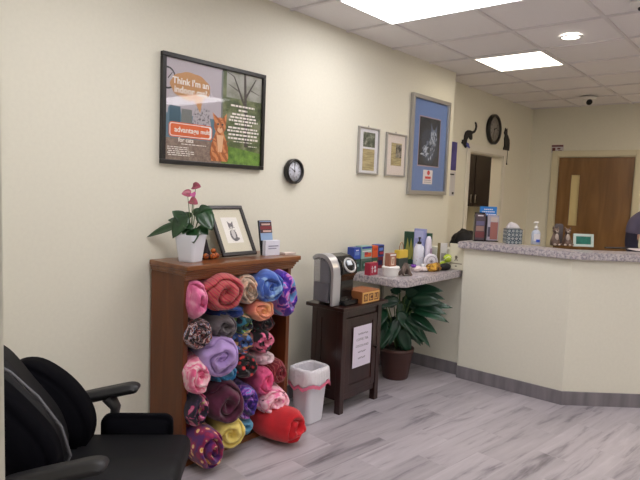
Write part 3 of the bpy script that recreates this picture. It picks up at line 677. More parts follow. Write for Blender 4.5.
# image-right direction in world ~ (.64,-.76); up = z
ri = Vector((.64, -.76, 0)); fw = Vector((.76, .64, 0))
def V3(r, f, z): return ri*r+fw*f+Vector((0, 0, z))
tips = [((-.05, .0, .20), (-.245, .02, .135), .030, .0), ((-.03, 0, .21), (-.095, -.03, .285), .035, .0), ((-.02, -.02, .25), (-.085, -.05, .14), .045, .0), ((.0, -.01, .20), (-.03, -.06, .165), .04, 0),
        ((.05, 0, .27), (.125, -.05, .19), .05, .0), ((.04, .02, .26), (.11, .03, .30), .04, 0), ((.02, -.02, .18), (.035, -.08, .12), .04, 0), ((.04, 0, .19), (.10, -.03, .165), .036, 0),
        ((.01, .03, .24), (.06, .06, .30), .034, 0), ((-.02, .03, .22), (-.07, .07, .27), .034, 0), ((0, .0, .2), (-.12, -.02, .235), .035, 0), ((.0, -.02, .17), (-.02, -.075, .20), .03, 0)]
sp = []; st = MB()
for bs, tp, w_, _ in tips:
    B = V3(*bs); Tt = V3(*tp); sp.append((B, Tt, w_, .008, .3, 8, V3(rnd.uniform(-.2, .2), -.8, .75))); st.tube([V3(bs[0]*.15, bs[1]*.15, .12), (V3(bs[0]*.5, bs[1]*.5, .12)+B)/2+Vector((0, 0, .02)), B], .0022, 6)
fl = [((-.022, 0, .365), .030), ((.012, -.02, .325), .028), ((.022, .0, .405), .030), ((.05, .01, .24), .018), ((.010, -.01, .362), .020)]
for c, r_ in fl: st.tube([V3(0, 0, .12), V3(c[0]*.4, c[1]*.4, .25), V3(*c)], .002, 6)
foliage(sp).build('foliage', M_leaf, o)
st.build('stems', M_stem, o)
M_fl = ramp_mat('dusty_pink_spathe', [(.3, (120, 50, 62)), (.5, (176, 84, 110)), (.7, (104, 78, 52))], scale=18, rough=.35)
M_flp = mat('magenta_spathe', (206, 96, 160), .35)
for i, (c, r_) in enumerate(fl):
    b = bmesh.new(); cc = V3(*c); a = [2.6, -.4, .5, 0, -1.2][i]
    leaf(b, cc-V3(math.cos(a), -.3, math.sin(a)*.4)*r_*.7, cc+V3(math.cos(a), -.35, math.sin(a)*.4-.2)*r_*1.15, r_*.85, droop=.002, fold=.35, heart=1, upv=V3(0, -.8, .6))
    bmesh.ops.remove_doubles(b, verts=b.verts, dist=1e-5); bmesh.ops.solidify(b, geom=b.faces[:], thickness=.001)
    m = MB(); m.add(b, None, True); m.build('flower', M_flp if i == 4 else M_fl, o)

# peace-lily style floor plant under the worktop
o = empty('potted_floor_plant', (3.89, -.27, 0)); tag(o, 'broad leaved green plant in brown pot on the floor under the worktop', 'potted plant')
MB().lathe([(0, 0), (.10, 0), (.105, .01), (.135, .22), (.142, .225), (.142, .25), (.128, .25), (.122, .22), (0, .22)], 36).build('pot', mat('dark_brown_glazed_pot', (74, 44, 38), .4), o)
MB().lathe([(0, .221), (.12, .221), (.12, .226), (0, .23)], 24).build('soil', M_soil, o)
rl = random.Random(12); sp = []; st = MB()
spec = [(-.14, .55, -.24, .50), (.02, .62, .10, .52), (.10, .66, .30, .70), (.12, .58, .36, .56), (.08, .50, .24, .34), (.10, .72, .33, .78), (.02, .42, .10, .24), (-.05, .6, -.16, .66), (-.1, .5, -.18, .38), (.04, .66, .18, .62), (.0, .7, -.08, .76), (.06, .44, .2, .3), (-.04, .5, -.06, .36), (.14, .6, .40, .66), (-.02, .56, .08, .44), (.05, .7, .12, .78), (-.12, .6, -.24, .62), (-.08, .42, -.14, .3), (.1, .55, .28, .46), (.03, .52, .16, .50)]
spec = spec+[(a_+rl.uniform(-.05, .05), b_+rl.uniform(-.05, .05), c0+rl.uniform(-.06, .05), d0+rl.uniform(-.08, .05)) for a_, b_, c0, d0 in spec]
for i, (r0, z0, r1, z1) in enumerate(spec):
    f0 = rl.uniform(-.12, .03); f1 = f0+rl.uniform(-.14, .02)
    B = V3(r0*.75, f0, z0); Tt = V3(r1, f1, z1)
    # keep clear of the wall, the worktop and the cabinet
    for q_ in (B, Tt): q_.y = min(q_.y, .20); q_.z = min(q_.z, .545+.24); q_.x = max(min(q_.x, .42), -.34)
    sp.append((B, Tt, rl.uniform(.036, .055), .02, .28, 8, V3(rl.uniform(-.5, .5), -.9, rl.uniform(.2, .9)))); st.tube([(0, 0, .22), B*.5+Vector((0, 0, .16)), B], .004, 6)
foliage(sp).build('foliage', M_leaf2, o)
st.build('stems', M_stem, o)

# ------------------------------------------------------------ things on the bookcase
# leaning frame with cat drawing
o = empty('tabletop_picture_frame', (2.245, -.19, SZ+.003)); tag(o, 'black framed pencil drawing of a cat leaning on wall atop the bookcase', 'picture frame')
tl = math.atan2(.155, .285); LT = R(-tl, 'X')
def leanb(m, n, mt, lab=None):
    bmesh.ops.transform(m.bm, matrix=LT @ R(PI/2, 'X') @ T(0, .162, 0), verts=m.bm.verts); return m.build(n, mt, o, label=lab)
FW, FH = .262, .322
leanb(frame_mb(FW, FH, .023, .018, .004), 'frame', mat('charcoal_frame', (42, 38, 38), .4))
leanb(MB().box(-FW/2+.02, FW/2-.02, -FH/2+.02, FH/2-.02, .001, .008), 'mat_board', mat('cream_mat', (214, 208, 188), .8))
leanb(MB().box(-.062, .062, -.08, .085, .0082, .0092), 'paper', mat('drawing_paper', (236, 232, 226), .8))
q = MB(); q.mi = 0; A = .0094
q.prism(ell(.0, -.03, .026, .036, 20), .0003, M=T(0, 0, A)); q.prism(ell(-.002, .028, .019, .018, 18), .0003, M=T(0, 0, A)); q.prism([(-.02, .032), (-.022, .062), (-.006, .045)], .0003, M=T(0, 0, A)); q.prism([(.004, .045), (.02, .060), (.017, .032)], .0003, M=T(0, 0, A))
q.prism(ell(.016, -.058, .024, .010, 14, .3), .0003, M=T(0, 0, A))
q.mi = 1; q.prism(ell(.0, -.022, .014, .030, 16), .0003, M=T(0, 0, A+.0004)); q.prism(ell(-.002, .018, .009, .007, 10), .0003, M=T(0, 0, A+.0004))
q.mi = 2
for k in range(9): q.prism(ell((-1)**k*.019, -.05+k*.0085, .006, .0016, 8), .0003, M=T(0, 0, A+.0006))
q.prism(ell(-.009, .03, .003, .003, 8), .0003, M=T(0, 0, A+.0006)); q.prism(ell(.006, .03, .003, .003, 8), .0003, M=T(0, 0, A+.0006))
leanb(q, 'cat_drawing', [mat('pencil_grey', (126, 122, 124), .8), mat('pencil_pale', (208, 204, 202), .8), mat('pencil_dark', (56, 54, 58), .8)])
leanb(MB().box(-FW/2+.022, FW/2-.022, -FH/2+.022, FH/2-.022, .0125, .0133), 'glass', M_pglass)
# brochure stand
o = empty('brochure_holder', (2.46, -.215, SZ), -.12); tag(o, 'card holder with dark red and blue leaflet and white pocket atop the bookcase', 'brochure holder')
LT = R(-.20, 'X')
m = MB(); m.box(-.050, .050, .0, .004, .0, .215, .001, M=LT @ T(0, .012, 0)); m.build('back_card', M_blackfr, o)
m = MB(); m.mi = 0; m.box(-.042, .048, -.003, 0, .09, .210, .0005, M=LT @ T(0, .010, 0)); m.mi = 1; m.box(-.042, .048, -.0045, -.003, .136, .205, M=LT @ T(0, .010, 0)); m.mi = 2; m.box(-.030, .036, -.0055, -.0045, .184, .194, M=LT @ T(0, .010, 0)); m.box(-.022, .040, -.0055, -.0045, .142, .152, M=LT @ T(0, .010, 0)); m.mi = 3; m.box(-.042, .048, -.0055, -.0045, .158, .178, M=LT @ T(0, .010, 0))
m.build('leaflet', [mat('leaflet_blue', (142, 168, 204), .4), mat('leaflet_brown', (62, 36, 42), .4), mat('leaflet_type', (206, 170, 160), .4), mat('leaflet_red', (120, 34, 44), .4)], o)
m = MB(); m.mi = 0; m.box(-.052, .058, -.035, -.003, .0, .092, .002); m.mi = 1; m.box(-.03, .045, -.0365, -.035, .055, .06); m.box(-.03, .03, -.0365, -.035, .04, .044)
m.build('pocket', [mat('pocket_white', (226, 226, 240), .3), mat('pocket_type', (120, 120, 150), .5)], o)
# small pile of cards
o = MB().box(-.045, .045, -.028, .028, 0, .012, .001).build('card_stack', mat('card_stack_paper', (206, 190, 182), .7), None, (2.588, -.255, SZ), (0, 0, -.1)); tag(o, 'small stack of pale cards at the right end of the bookcase top', 'cards')
# witch hat like ornament
o = empty('pumpkin_ornament', (2.035, -.135, SZ)); tag(o, 'dark ornament with orange pumpkins between white pot and framed drawing', 'ornament')
MB().lathe([(0, 0), (.062, 0), (.060, .008), (.035, .018), (.022, .055), (.008, .105), (0, .118)], 24).build('hat', mat('black_purple_felt', (34, 22, 30), .8), o)
M_or = ramp_mat('pumpkin_orange', [(.4, (96, 40, 26)), (.55, (208, 104, 42)), (.7, (230, 140, 70))], scale=60, rough=.5)
for x, y, z, r_ in ((-.035, -.052, .018, .018), (.0, -.066, .018, .018), (.036, -.055, .018, .018), (.022, -.045, .045, .016)):
    m = MB()
    b = bmesh.new(); bmesh.ops.create_uvsphere(b, u_segments=24, v_segments=12, radius=r_)
    for v in b.verts:
        a = math.atan2(v.co.y, v.co.x); k = 1-.09*abs(math.cos(4*a)); v.co.x *= k; v.co.y *= k; v.co.z *= .9
    m.add(b, T(x, y, z), True); m.build('pumpkin', M_or, o)

# ------------------------------------------------------------ waste bin
M_bin = mat('white_bin_plastic', (216, 216, 226), .4)
o = empty('waste_bin', (2.735, -.345, 0)); tag(o, 'white plastic waste bin between the bookcase and the dark cabinet', 'bin')
m = MB(); b = bmesh.new()
def ringp(w_, d_, z, r_=.03): return [b.verts.new((x, y, z)) for x, y in rrect(w_, d_, r_, 5)]
rg = [ringp(.15, .13, 0), ringp(.155, .135, .006), ringp(.195, .17, .33), ringp(.203, .178, .335), ringp(.203, .178, .345), ringp(.188, .163, .345), ringp(.148, .128, .02)]
for a, c in zip(rg, rg[1:]):
    for i in range(len(a)): b.faces.new((a[i], a[(i+1) % len(a)], c[(i+1) % len(a)], c[i]))
b.faces.new(rg[0][::-1]); b.faces.new(rg[-1]); bmesh.ops.recalc_face_normals(b, faces=b.faces)
m.add(b, None, False); m.build('bucket', M_bin, o)
# liner draped over rim, pink drawstring edge
def liner_mat():
    m, nt, bb = newmat('thin_white_liner')
    bb.inputs['Base Color'].default_value = srgb(236, 232, 238); bb.inputs['Roughness'].default_value = .3; bb.inputs['Alpha'].default_value = .86
    noise_bump(nt, bb, 60, .9, .006); return m
b = bmesh.new(); N_ = 96; rg = []
rl = random.Random(8)
sag = [noise.noise(Vector((math.cos(2*PI*i/N_)*2, math.sin(2*PI*i/N_)*2, 3)))*.035 for i in range(N_)]
crk = [noise.noise(Vector((math.cos(2*PI*i/N_)*9, math.sin(2*PI*i/N_)*9, 7))) for i in range(N_)]
def rr_at(i, w_, d_):
    a = 2*PI*i/N_; c, s = math.cos(a), math.sin(a); n_ = 4.5
    k = (abs(c/(w_/2))**n_+abs(s/(d_/2))**n_)**(-1/n_); return (c*k, s*k)
lv = [(.150, .125, .17, 0), (.180, .155, .28, 0), (.188, .163, .345, .006), (.200, .175, .362, .010), (.222, .197, .352, .012), (.230, .205, .32, .014), (.232, .207, .285, .016), (.236, .211, .262, .016)]
for li, (w_, d_, z, cr) in enumerate(lv):
    ring = []
    for i in range(N_):
        x, y = rr_at(i, w_, d_); k = 1+crk[i]*cr*5*(1.0)
        zz = z+(sag[i]*(li-3)/3 if li > 3 else 0)+crk[(i+li*2) % N_]*.006
        ring.append(b.verts.new((x*k, y*k, zz)))
    rg.append(ring)
for li, (a, c) in enumerate(zip(rg, rg[1:])):
    for i in range(N_):
        f = b.faces.new((a[i], a[(i+1) % N_], c[(i+1) % N_], c[i])); f.material_index = 0
m = MB(); m.add(b, None, True); m.build('bag_liner', liner_mat(), o, label='crinkled white bag liner folded over the rim')
pts = [(v.co.x*1.005, v.co.y*1.005, v.co.z) for v in []]
bb = []
for i in range(N_):
    x, y = rr_at(i, .236, .211); k = 1+crk[i]*.08; bb.append((x*k*1.01, y*k*1.01, .262+sag[i]*4/3+crk[(i+14) % N_]*.006-.006))
b = bmesh.new(); A_ = [b.verts.new(p_) for p_ in bb]; B_ = [b.verts.new((p_[0]*1.012, p_[1]*1.012, p_[2]-.022)) for p_ in bb]
for i in range(N_): b.faces.new((A_[i], A_[(i+1) % N_], B_[(i+1) % N_], B_[i]))
bmesh.ops.solidify(b, geom=b.faces[:], thickness=.002)
m = MB(); m.add(b, None, True); m.build('drawstring', mat('pink_drawstring', (238, 128, 160), .4), o, label='pink drawstring hem')

# ------------------------------------------------------------ dark cabinet
M_esp = ramp_mat('espresso_wood', [(.3, (36, 18, 16)), (.7, (54, 28, 24))], scale=5, stretch=(3, 3, .4), rough=.3, detail=5, bump=.03, coat=.25)
o = empty('cabinet', (3.155, -.45, 0)); tag(o, 'dark espresso wooden cabinet with paper sheet taped to its door', 'cabinet')
CW, CD, CH = .225, .27, .705
def leg(x, y):
    m = MB(); m.box(x, x+.045, y, y+.045, 0, CH-.0005, .003); m.build('leg', M_esp, o)
for x in (-CW, CW-.045):
    for y in (0, CD-.045): leg(x, y)
m = MB(); ci = CW-.045
m.box(-CW+.008, -CW+.028, .0455, CD-.0455, .09, CH-.001); m.box(CW-.028, CW-.008, .0455, CD-.0455, .09, CH-.001); m.box(-ci+.0005, ci-.0005, CD-.03, CD-.012, .09, CH-.001); m.box(-CW+.028, CW-.028, .03, CD-.046, .09, .105)
m.box(-ci+.0005, ci-.0005, .012, .03, .085, .125); m.box(-ci+.0005, ci-.0005, .012, .03, CH-.055, CH-.001)
for xx in (-CW+.002, CW-.009): 
    m.box(xx, xx+.007, .0455, .085, .09, CH-.001); m.box(xx, xx+.007, CD-.085, CD-.0455, .09, CH-.001); m.box(xx, xx+.007, .085, CD-.085, .09, .15); m.box(xx, xx+.007, .085, CD-.085, CH-.07, CH-.001)
m.build('carcass', M_esp, o)
MB().box(-CW-.035, CW+.035, -.03, CD+.03, CH, .73, .004).build('top', M_esp, o)
d = MB(); dz0, dz1 = .13, CH-.06
d.box(-ci+.004, -ci+.05, .004, .024, dz0, dz1, .002); d.box(ci-.05, ci-.004, .004, .024, dz0, dz1, .002); d.box(-ci+.05, ci-.05, .004, .024, dz0, dz0+.05, .002); d.box(-ci+.05, ci-.05, .004, .024, dz1-.05, dz1, .002); d.box(-ci+.05, ci-.05, .012, .020, dz0+.05, dz1-.05)
do = d.build('door', M_esp, o)
MB().lathe([(0, 0), (.006, 0), (.006, .012), (.012, .02), (.01, .027), (0, .028)], 16, M=T(ci-.028, .004, .40) @ R(PI/2, 'X')).build('knob', mat('dark_bronze', (40, 32, 28), .3, .8), do)
q = MB(); q.mi = 0; SHX, SHZ = .008, .435
q.box(-.105+SHX, .105+SHX, .0025, .0035, SHZ-.145, SHZ+.14)
q.mi = 1
def word_bars(cx, z, ws, h=.012):
    tot = sum(ws)+.012*(len(ws)-1); x = cx-tot/2
    for w_ in ws:
        n_ = max(2, int(w_/.013)); cw = w_/n_
        for i in range(n_):
            q.box(x+i*cw+.001, x+i*cw+.004, .0018, .0025, z-h/2, z+h/2); q.box(x+i*cw+.004, x+(i+1)*cw-.002, .0018, .0025, z-h/2+(i % 3)*h*.35, z-h/2+(i % 3)*h*.35+.003)
        x += w_+.012
word_bars(SHX+.008, SHZ+.085, [.112]); 
q.text('COFFEE, TEA,', .024, T(SHX, .0025, SHZ+.045) @ R(PI/2, 'X'), depth=.0003); q.text('COCOA AND', .024, T(SHX, .0025, SHZ+.0) @ R(PI/2, 'X'), depth=.0003)
word_bars(SHX, SHZ-.042, [.09]); word_bars(SHX, SHZ-.085, [.085])
q.build('paper_notice', [mat('notice_paper', (222, 214, 232), .6), mat('notice_ink', (104, 98, 112), .7)], do, label='white paper sheet with five lines of print')

# ------------------------------------------------------------ single-cup coffee brewer
M_bkp = mat('black_plastic', (16, 16, 19), .22); M_slv = mat('silver_plastic', (196, 196, 200), .28, .5)
def clear_mat(name, rgb, a):
    m, nt, bb = newmat(name); bb.inputs['Base Color'].default_value = srgb(*rgb); bb.inputs['Roughness'].default_value = .12; bb.inputs['Alpha'].default_value = a; return m
o = empty('coffee_maker', (3.01, -.31, .73)); o.scale = (1, .77, 1); tag(o, 'black and silver single cup coffee maker on the dark cabinet', 'coffee maker')
# side profile in (y,z): front toward -y
prof = [(.13, 0), (-.13, 0), (-.135, .03), (-.10, .035), (-.085, .05), (-.085, .16), (-.10, .19), (-.125, .21), (-.125, .255), (-.105, .295), (-.04, .325), (.06, .335), (.13, .32)]
YZ = Matrix(((0, 0, 1, 0), (1, 0, 0, 0), (0, 1, 0, 0), (0, 0, 0, 1)))   # local x->Y, y->Z, z->X
MB().prism(prof[::-1], .175, M=T(-.055, 0, 0) @ YZ, bev=.008).build('body', M_bkp, o)
# reservoir on the -x side
rs = [(.125, .02), (-.055, .02), (-.055, .27), (-.02, .305), (.06, .322), (.125, .31)]
MB().prism(rs[::-1], .065, M=T(-.122, 0, 0) @ YZ, bev=.006).build('water_tank', clear_mat('smoky_clear', (150, 150, 158), .45), o, label='translucent water tank')
q = MB(); q.box(-.118, -.062, -.045, .115, .025, .15); q.build('water', mat('grey_water', (84, 84, 92), .1), o)
# silver arch: over the top and down the front edge of the tank
ar = [(.13, .305), (.08, .328), (.0, .325), (-.05, .30), (-.085, .255), (-.095, .20), (-.095, .10), (-.095, .005)]
arc = []
for i in range(len(ar)-1):
    for k in range(4):
        t_ = k/4; p0, p1, p2, p3 = ar[max(i-1, 0)], ar[i], ar[i+1], ar[min(i+2, len(ar)-1)]
        cr_ = lambda a, b_, c, d_: .5*((2*b_)+(-a+c)*t_+(2*a-5*b_+4*c-d_)*t_*t_+(-a+3*b_-3*c+d_)*t_**3)
        arc.append((cr_(p0[0], p1[0], p2[0], p3[0]), cr_(p0[1], p1[1], p2[1], p3[1])))
arc.append(ar[-1])
b = bmesh.new(); rows = []
for i, (y, z) in enumerate(arc):
    a0 = arc[max(i-1, 0)]; a1 = arc[min(i+1, len(arc)-1)]; dy, dz = a1[0]-a0[0], a1[1]-a0[1]; l = math.hypot(dy, dz); ny, nz = -dz/l, dy/l
    hw_ = .010+.005*math.sin(PI*i/len(arc))
    rows.append([b.verts.new((x, y+ny*s_, z+nz*s_)) for x, s_ in ((-.128, -hw_), (-.128, hw_), (-.05, hw_), (-.05, -hw_))])
for a, c in zip(rows, rows[1:]):
    for k in range(4): b.faces.new((a[k], a[(k+1) % 4], c[(k+1) % 4], c[k]))
b.faces.new(rows[0]); b.faces.new(rows[-1][::-1]); bmesh.ops.recalc_face_normals(b, faces=b.faces)
m = MB(); m.add(b); m.build('silver_arch', M_slv, o, label='silver side arch')
# brew head ring & display, drip tray
m = MB(); m.lathe([(.044, -.006), (.052, 0), (.058, .010), (.052, .018), (.044, .014), (.044, -.006)], 32, sx=1.1, M=T(.032, -.112, .262) @ R(1.0, 'X')); m.build('head_ring', M_slv, o, label='silver ring around the display')
m = MB(); m.lathe([(0, .0), (.046, .0), (.046, .012), (0, .016)], 28, sx=1.1, M=T(.032, -.112, .262) @ R(1.0, 'X')); m.build('brew_head', M_bkp, o)
m = MB(); m.box(-.024, .024, -.018, .018, .0, .019, .002, M=T(.028, -.105, .276) @ R(1.0, 'X')); m.build('display', mat('pale_display', (190, 204, 220), .2), o, label='pale display panel')
m = MB(); m.box(-.045, .105, -.165, -.085, 0, .035, .008); m.build('drip_tray', M_bkp, o)
# wooden box with openings
o = empty('wooden_coffee_box', (3.215, -.395, .73)); tag(o, 'small wooden box with yellow lettered front beside the coffee maker', 'box')
m = MB(); m.box(-.105, .105, -.07, .085, 0, .085, .003); m.build('box', mat('orange_brown_wood', (150, 92, 52), .5, var=.2), o)
q = MB(); q.mi = 0
q.box(-.100, .098, -.075, -.0705, .006, .016); q.box(-.100, .098, -.075, -.0705, .066, .078)
for x in (-.100, -.040, .024, .086): q.box(x, x+.012, -.075, -.0705, .016, .066)
q.mi = 1; q.box(-.088, .086, -.073, -.0705, .016, .066)
q.mi = 0
q.box(-.075, -.068, -.0745, -.073, .024, .058); q.box(-.056, -.049, -.0745, -.073, .024, .058); q.box(-.075, -.049, -.0745, -.073, .038, .045)
q.box(-.018, .014, -.0745, -.073, .024, .031); q.box(-.018, .014, -.0745, -.073, .051, .058); q.box(-.018, -.010, -.0745, -.073, .024, .058)
q.box(.042, .049, -.0745, -.073, .024, .058); q.box(.068, .075, -.0745, -.073, .024, .058); q.box(.042, .075, -.0745, -.073, .024, .031)
q.build('fretwork_front', [mat('pale_yellow_wood', (214, 166, 96), .5), mat('dark_recess', (96, 52, 34), .6)], o)

# ------------------------------------------------------------ things on the low worktop (top z = .881)
WZ = .881
def carton(name, x, y, z, w_, d_, h, front, label, cat, rz=0, side=None, deco=None, group=None):
    o = empty(name, (x, y, z), rz); tag(o, label, cat, group)
    MB().box(-w_/2, w_/2, -d_/2, d_/2, 0, h, .002).build('carton', side or front, o)
    if deco:
        q = MB(); ms = []
        for i, (x0, x1, z0, z1, c) in enumerate(deco):
            ms.append(c); q.mi = i; q.box(-w_/2+x0*w_, -w_/2+x1*w_, -d_/2-.0006-i*.0003, -d_/2+.0004, z0*h, z1*h)
        q.build('printed_front', ms, o)
    return o
c_ = lambda n, rgb: mat('print_'+n, rgb, .45)
Cblue, Cteal, Corng, Cred, Cgrn, Cwht, Cbrn, Cyel, Cnvy, Ctan = c_('blue', (40, 66, 150)), c_('pale_teal', (140, 176, 170)), c_('orange', (206, 84, 40)), c_('crimson', (160, 34, 62)), c_('green', (36, 78, 62)), c_('white', (226, 222, 226)), c_('brown', (150, 98, 78)), c_('yellow', (222, 190, 70)), c_('navy', (24, 30, 70)), c_('tan', (196, 168, 130))
grp = 'tea and cocoa cartons on the worktop'
carton('tea_carton', 3.475, -.11, WZ, .09, .06, .095, Cgrn, 'dark green carton at the bottom of the left hand tea stack', 'carton', deco=[(.1, .9, .2, .8, c_('dark_teal', (30, 62, 66))), (.25, .75, .4, .6, Cteal)], group=grp)
carton('tea_carton', 3.475, -.11, WZ+.0955, .09, .06, .092, Cblue, 'blue carton on top of the left hand tea stack', 'carton', deco=[(.08, .92, .1, .9, c_('bright_blue', (50, 84, 180))), (.2, .8, .35, .62, c_('sky', (110, 140, 200))), (.3, .7, .7, .8, Cwht)], group=grp)
carton('tea_carton', 3.60, -.11, WZ, .14, .06, .095, c_('grey_green', (86, 104, 96)), 'grey green carton under the pale teal one', 'carton', deco=[(.1, .9, .2, .8, Cgrn), (.25, .75, .4, .6, Cteal)], group=grp)
carton('tea_carton', 3.60, -.11, WZ+.0955, .14, .06, .097, Cteal, 'pale teal carton with red and orange picture on stack', 'carton', deco=[(.05, .95, .78, .95, Cblue), (.3, .95, .12, .45, Corng), (.3, .6, .3, .5, Cred), (.1, .9, .55, .62, Cwht)], group=grp)
carton('tea_carton', 3.715, -.11, WZ, .075, .06, .095, Cgrn, 'dark green carton under the orange one', 'carton', deco=[(.15, .85, .3, .7, Ctan)], group=grp)
carton('tea_carton', 3.715, -.11, WZ+.0955, .075, .06, .092, Corng, 'plain orange carton between pale teal and blue ones on stack', 'carton', deco=[(.2, .8, .6, .8, c_('deep_orange', (180, 60, 30)))], group=grp)
carton('tea_carton', 3.805, -.10, WZ, .085, .06, .095, c_('dark_red', (110, 36, 46)), 'dark red carton at the right foot of the tea stack', 'carton', deco=[(.15, .85, .3, .7, Cnvy)], group=grp)
carton('tea_carton', 3.808, -.10, WZ+.0955, .09, .06, .095, Cblue, 'blue and red carton at the top right of the tea stack', 'carton', deco=[(.1, .9, .1, .9, Cnvy), (.2, .8, .5, .75, c_('sky2', (96, 130, 210))), (.3, .9, .2, .4, Cred)], group=grp)
o = carton('tea_carton', 3.455, -.29, WZ, .10, .05, .09, Cred, 'crimson carton with white letters in front of the tea stack', 'carton', deco=[(.05, .95, .05, .95, c_('crimson2', (178, 40, 70)))], group=grp)
q = MB(); q.box(-.03, -.024, -.0295, -.0275, .02, .07); q.box(-.036, -.014, -.0295, -.0275, .05, .056); q.prism(rrect(.022, .022, .010, 4, .008, .058), .0015, M=T(0, -.0275, 0) @ R(PI/2, 'X')); q.prism(rrect(.026, .022, .010, 4, .010, .032), .0015, M=T(0, -.0275, 0) @ R(PI/2, 'X'))
q.build('lettering', Cwht, o)
# white round tub with small brown box on it
o = empty('white_tub', (3.525, -.415, WZ)); tag(o, 'white round plastic tub at the front edge of the worktop', 'tub')
MB().lathe([(0, 0), (.052, 0), (.055, .004), (.061, .055), (.061, .058), (0, .058)], 32).build('tub', M_white, o)
MB().lathe([(0, .0585), (.064, .0585), (.066, .063), (.066, .070), (.062, .073), (0, .073)], 32).build('lid', M_white, o)
carton('snack_box', 3.525, -.41, WZ+.0735, .075, .045, .095, Cbrn, 'small pinkish brown box standing on the white tub', 'box', deco=[(.3, .7, .1, .72, c_('cream_strip', (206, 190, 172))), (.42, .58, .2, .6, Cbrn), (.1, .9, .82, .95, Cwht)], rz=-.15)
# yellow gift bag
o = empty('yellow_gift_bag', (3.97, -.22, WZ)); tag(o, 'small yellow bag with dark lower band and loop handle behind the tub', 'bag')
m = MB(); m.mi = 0; m.box(-.065, .065, -.025, .025, .085, .15, .003); m.mi = 1; m.box(-.066, .066, -.026, .026, .0, .085, .003); m.build('bag', [Cyel, c_('dark_green_band', (52, 62, 56))], o)
m = MB(); m.tube([(.0+.03*math.cos(t_), 0, .155+.055*math.sin(t_)) for t_ in [PI*i/14-.2 for i in range(17)]], .004, 8); m.build('handle', c_('wicker', (160, 120, 90)), o)
# wire/twig pyramid
o = empty('tea_bag_caddy', (3.635, -.475, WZ)); o.scale = (1.15, 1.15, 1.15); tag(o, 'small grey pyramid shaped bundle right of the white tub', 'ornament')
m = MB(); rl = random.Random(4)
for k in range(60):
    a = rl.uniform(0, 6.28); r_ = rl.uniform(.02, .05); a2 = a+rl.uniform(-.9, .9)
    m.tube([(r_*math.cos(a), r_*math.sin(a), .002+rl.random()*.008), (r_*.55*math.cos(a2), r_*.55*math.sin(a2), .04), (.008*math.cos(a2), .008*math.sin(a2), .072+rl.random()*.012)], .0035, 5)
m.build('bundle', mat('grey_brown_strands', (120, 104, 96), .8, var=.5, bump=(60, .3)), o)
# green box w/ flame picture
o = carton('green_display_box', 4.285, -.185, WZ, .25, .05, .28, Cgrn, 'large dark green box with yellow leaf picture standing against wall', 'box', deco=[(.02, .98, .02, .98, c_('deep_green', (24, 66, 48)))], rz=-PI/2)
q = MB()
for k, (x0, rz_) in enumerate([(-.12, .25), (-.085, .1), (-.05, .3)]): q.prism([(x*.022+x0, .10+y*.09) for x, y in [(-.6, -1), (.5, -.9), (1, -.1), (.6, .6), (.1, 1.1), (-.4, .3), (-1, -.4)]], .0006, M=T(.03, -.0262, 0.03) @ R(PI/2, 'X'))
q.build('leaf_picture', c_('olive_yellow', (150, 150, 70)), o)
# lavender box
carton('lavender_carton', 4.235, -.235, WZ, .10, .04, .315, c_('periwinkle', (150, 156, 206)), 'tall pale lavender carton behind the pump bottle', 'carton', deco=[(.1, .9, .75, .95, c_('periwinkle2', (176, 180, 220))), (.2, .8, .3, .6, Cwht)], rz=-PI/2)
# pump bottle
M_spot = ramp_mat('spotted_label', [(0, (150, 90, 110)), (.13, (190, 140, 160)), (.17, (222, 224, 236))], tex='dots', scale=42, rough=.35)
o = empty('pump_bottle', (4.14, -.285, WZ)); o.scale = (.95, .95, 1.08); tag(o, 'white soap bottle with pink spots and black cap on the worktop', 'bottle')
MB().lathe([(0, 0), (.042, 0), (.046, .006), (.046, .14), (.038, .162), (.016, .175), (.016, .18), (0, .18)], 32).build('bottle', M_spot, o)
m = MB(); m.lathe([(0, .1805), (.018, .1805), (.018, .198), (.006, .20), (.006, .222), (.012, .224), (.012, .232), (0, .234)], 20); m.tube([(0, 0, .228), (-.02, -.008, .229), (-.032, -.014, .222)], .005, 8); m.build('pump', M_blackfr, o, label='black pump cap')
# tall white rounded tag leaning behind
o = empty('white_spray_bottle', (4.205, -.335, WZ)); o.scale = (1, 1, 1.15); tag(o, 'tall slim white bottle right behind the spotted pump bottle', 'bottle')
MB().lathe([(0, 0), (.034, 0), (.037, .006), (.036, .15), (.03, .20), (.018, .225), (0, .228)], 24, sy=.7).build('bottle', c_('pale_lilac_white', (222, 216, 232)), o)
m = MB(); m.box(-.014, .014, -.0275, -.025, .05, .14); m.build('label_strip', c_('label_lilac', (180, 150, 180)), o)
# round white disc box
o = empty('round_white_tin', (4.15, -.40, WZ)); tag(o, 'round white disc tin standing on edge with printed ring', 'tin')
m = MB(); m.lathe([(0, 0), (.058, 0), (.062, .004), (.062, .026), (.058, .03), (0, .03)], 40, M=T(0, .015, .062) @ R(-.6, 'Z') @ R(PI/2, 'X')); m.build('tin', c_('tin_white', (216, 212, 222)), o)
m = MB(); m.lathe([(.040, .0301), (.044, .0301), (.044, .031), (.040, .031), (.040, .0301)], 40, M=T(0, .015, .062) @ R(-.6, 'Z') @ R(PI/2, 'X'))
for a in range(4): m.box(-.018, .018, -.002, .002, .0301, .031, M=T(0, .015, .062) @ R(-.6, 'Z') @ R(PI/2, 'X') @ R(a*PI/4, 'Z'))
m.build('printed_ring', c_('print_grey', (130, 124, 136)), o)
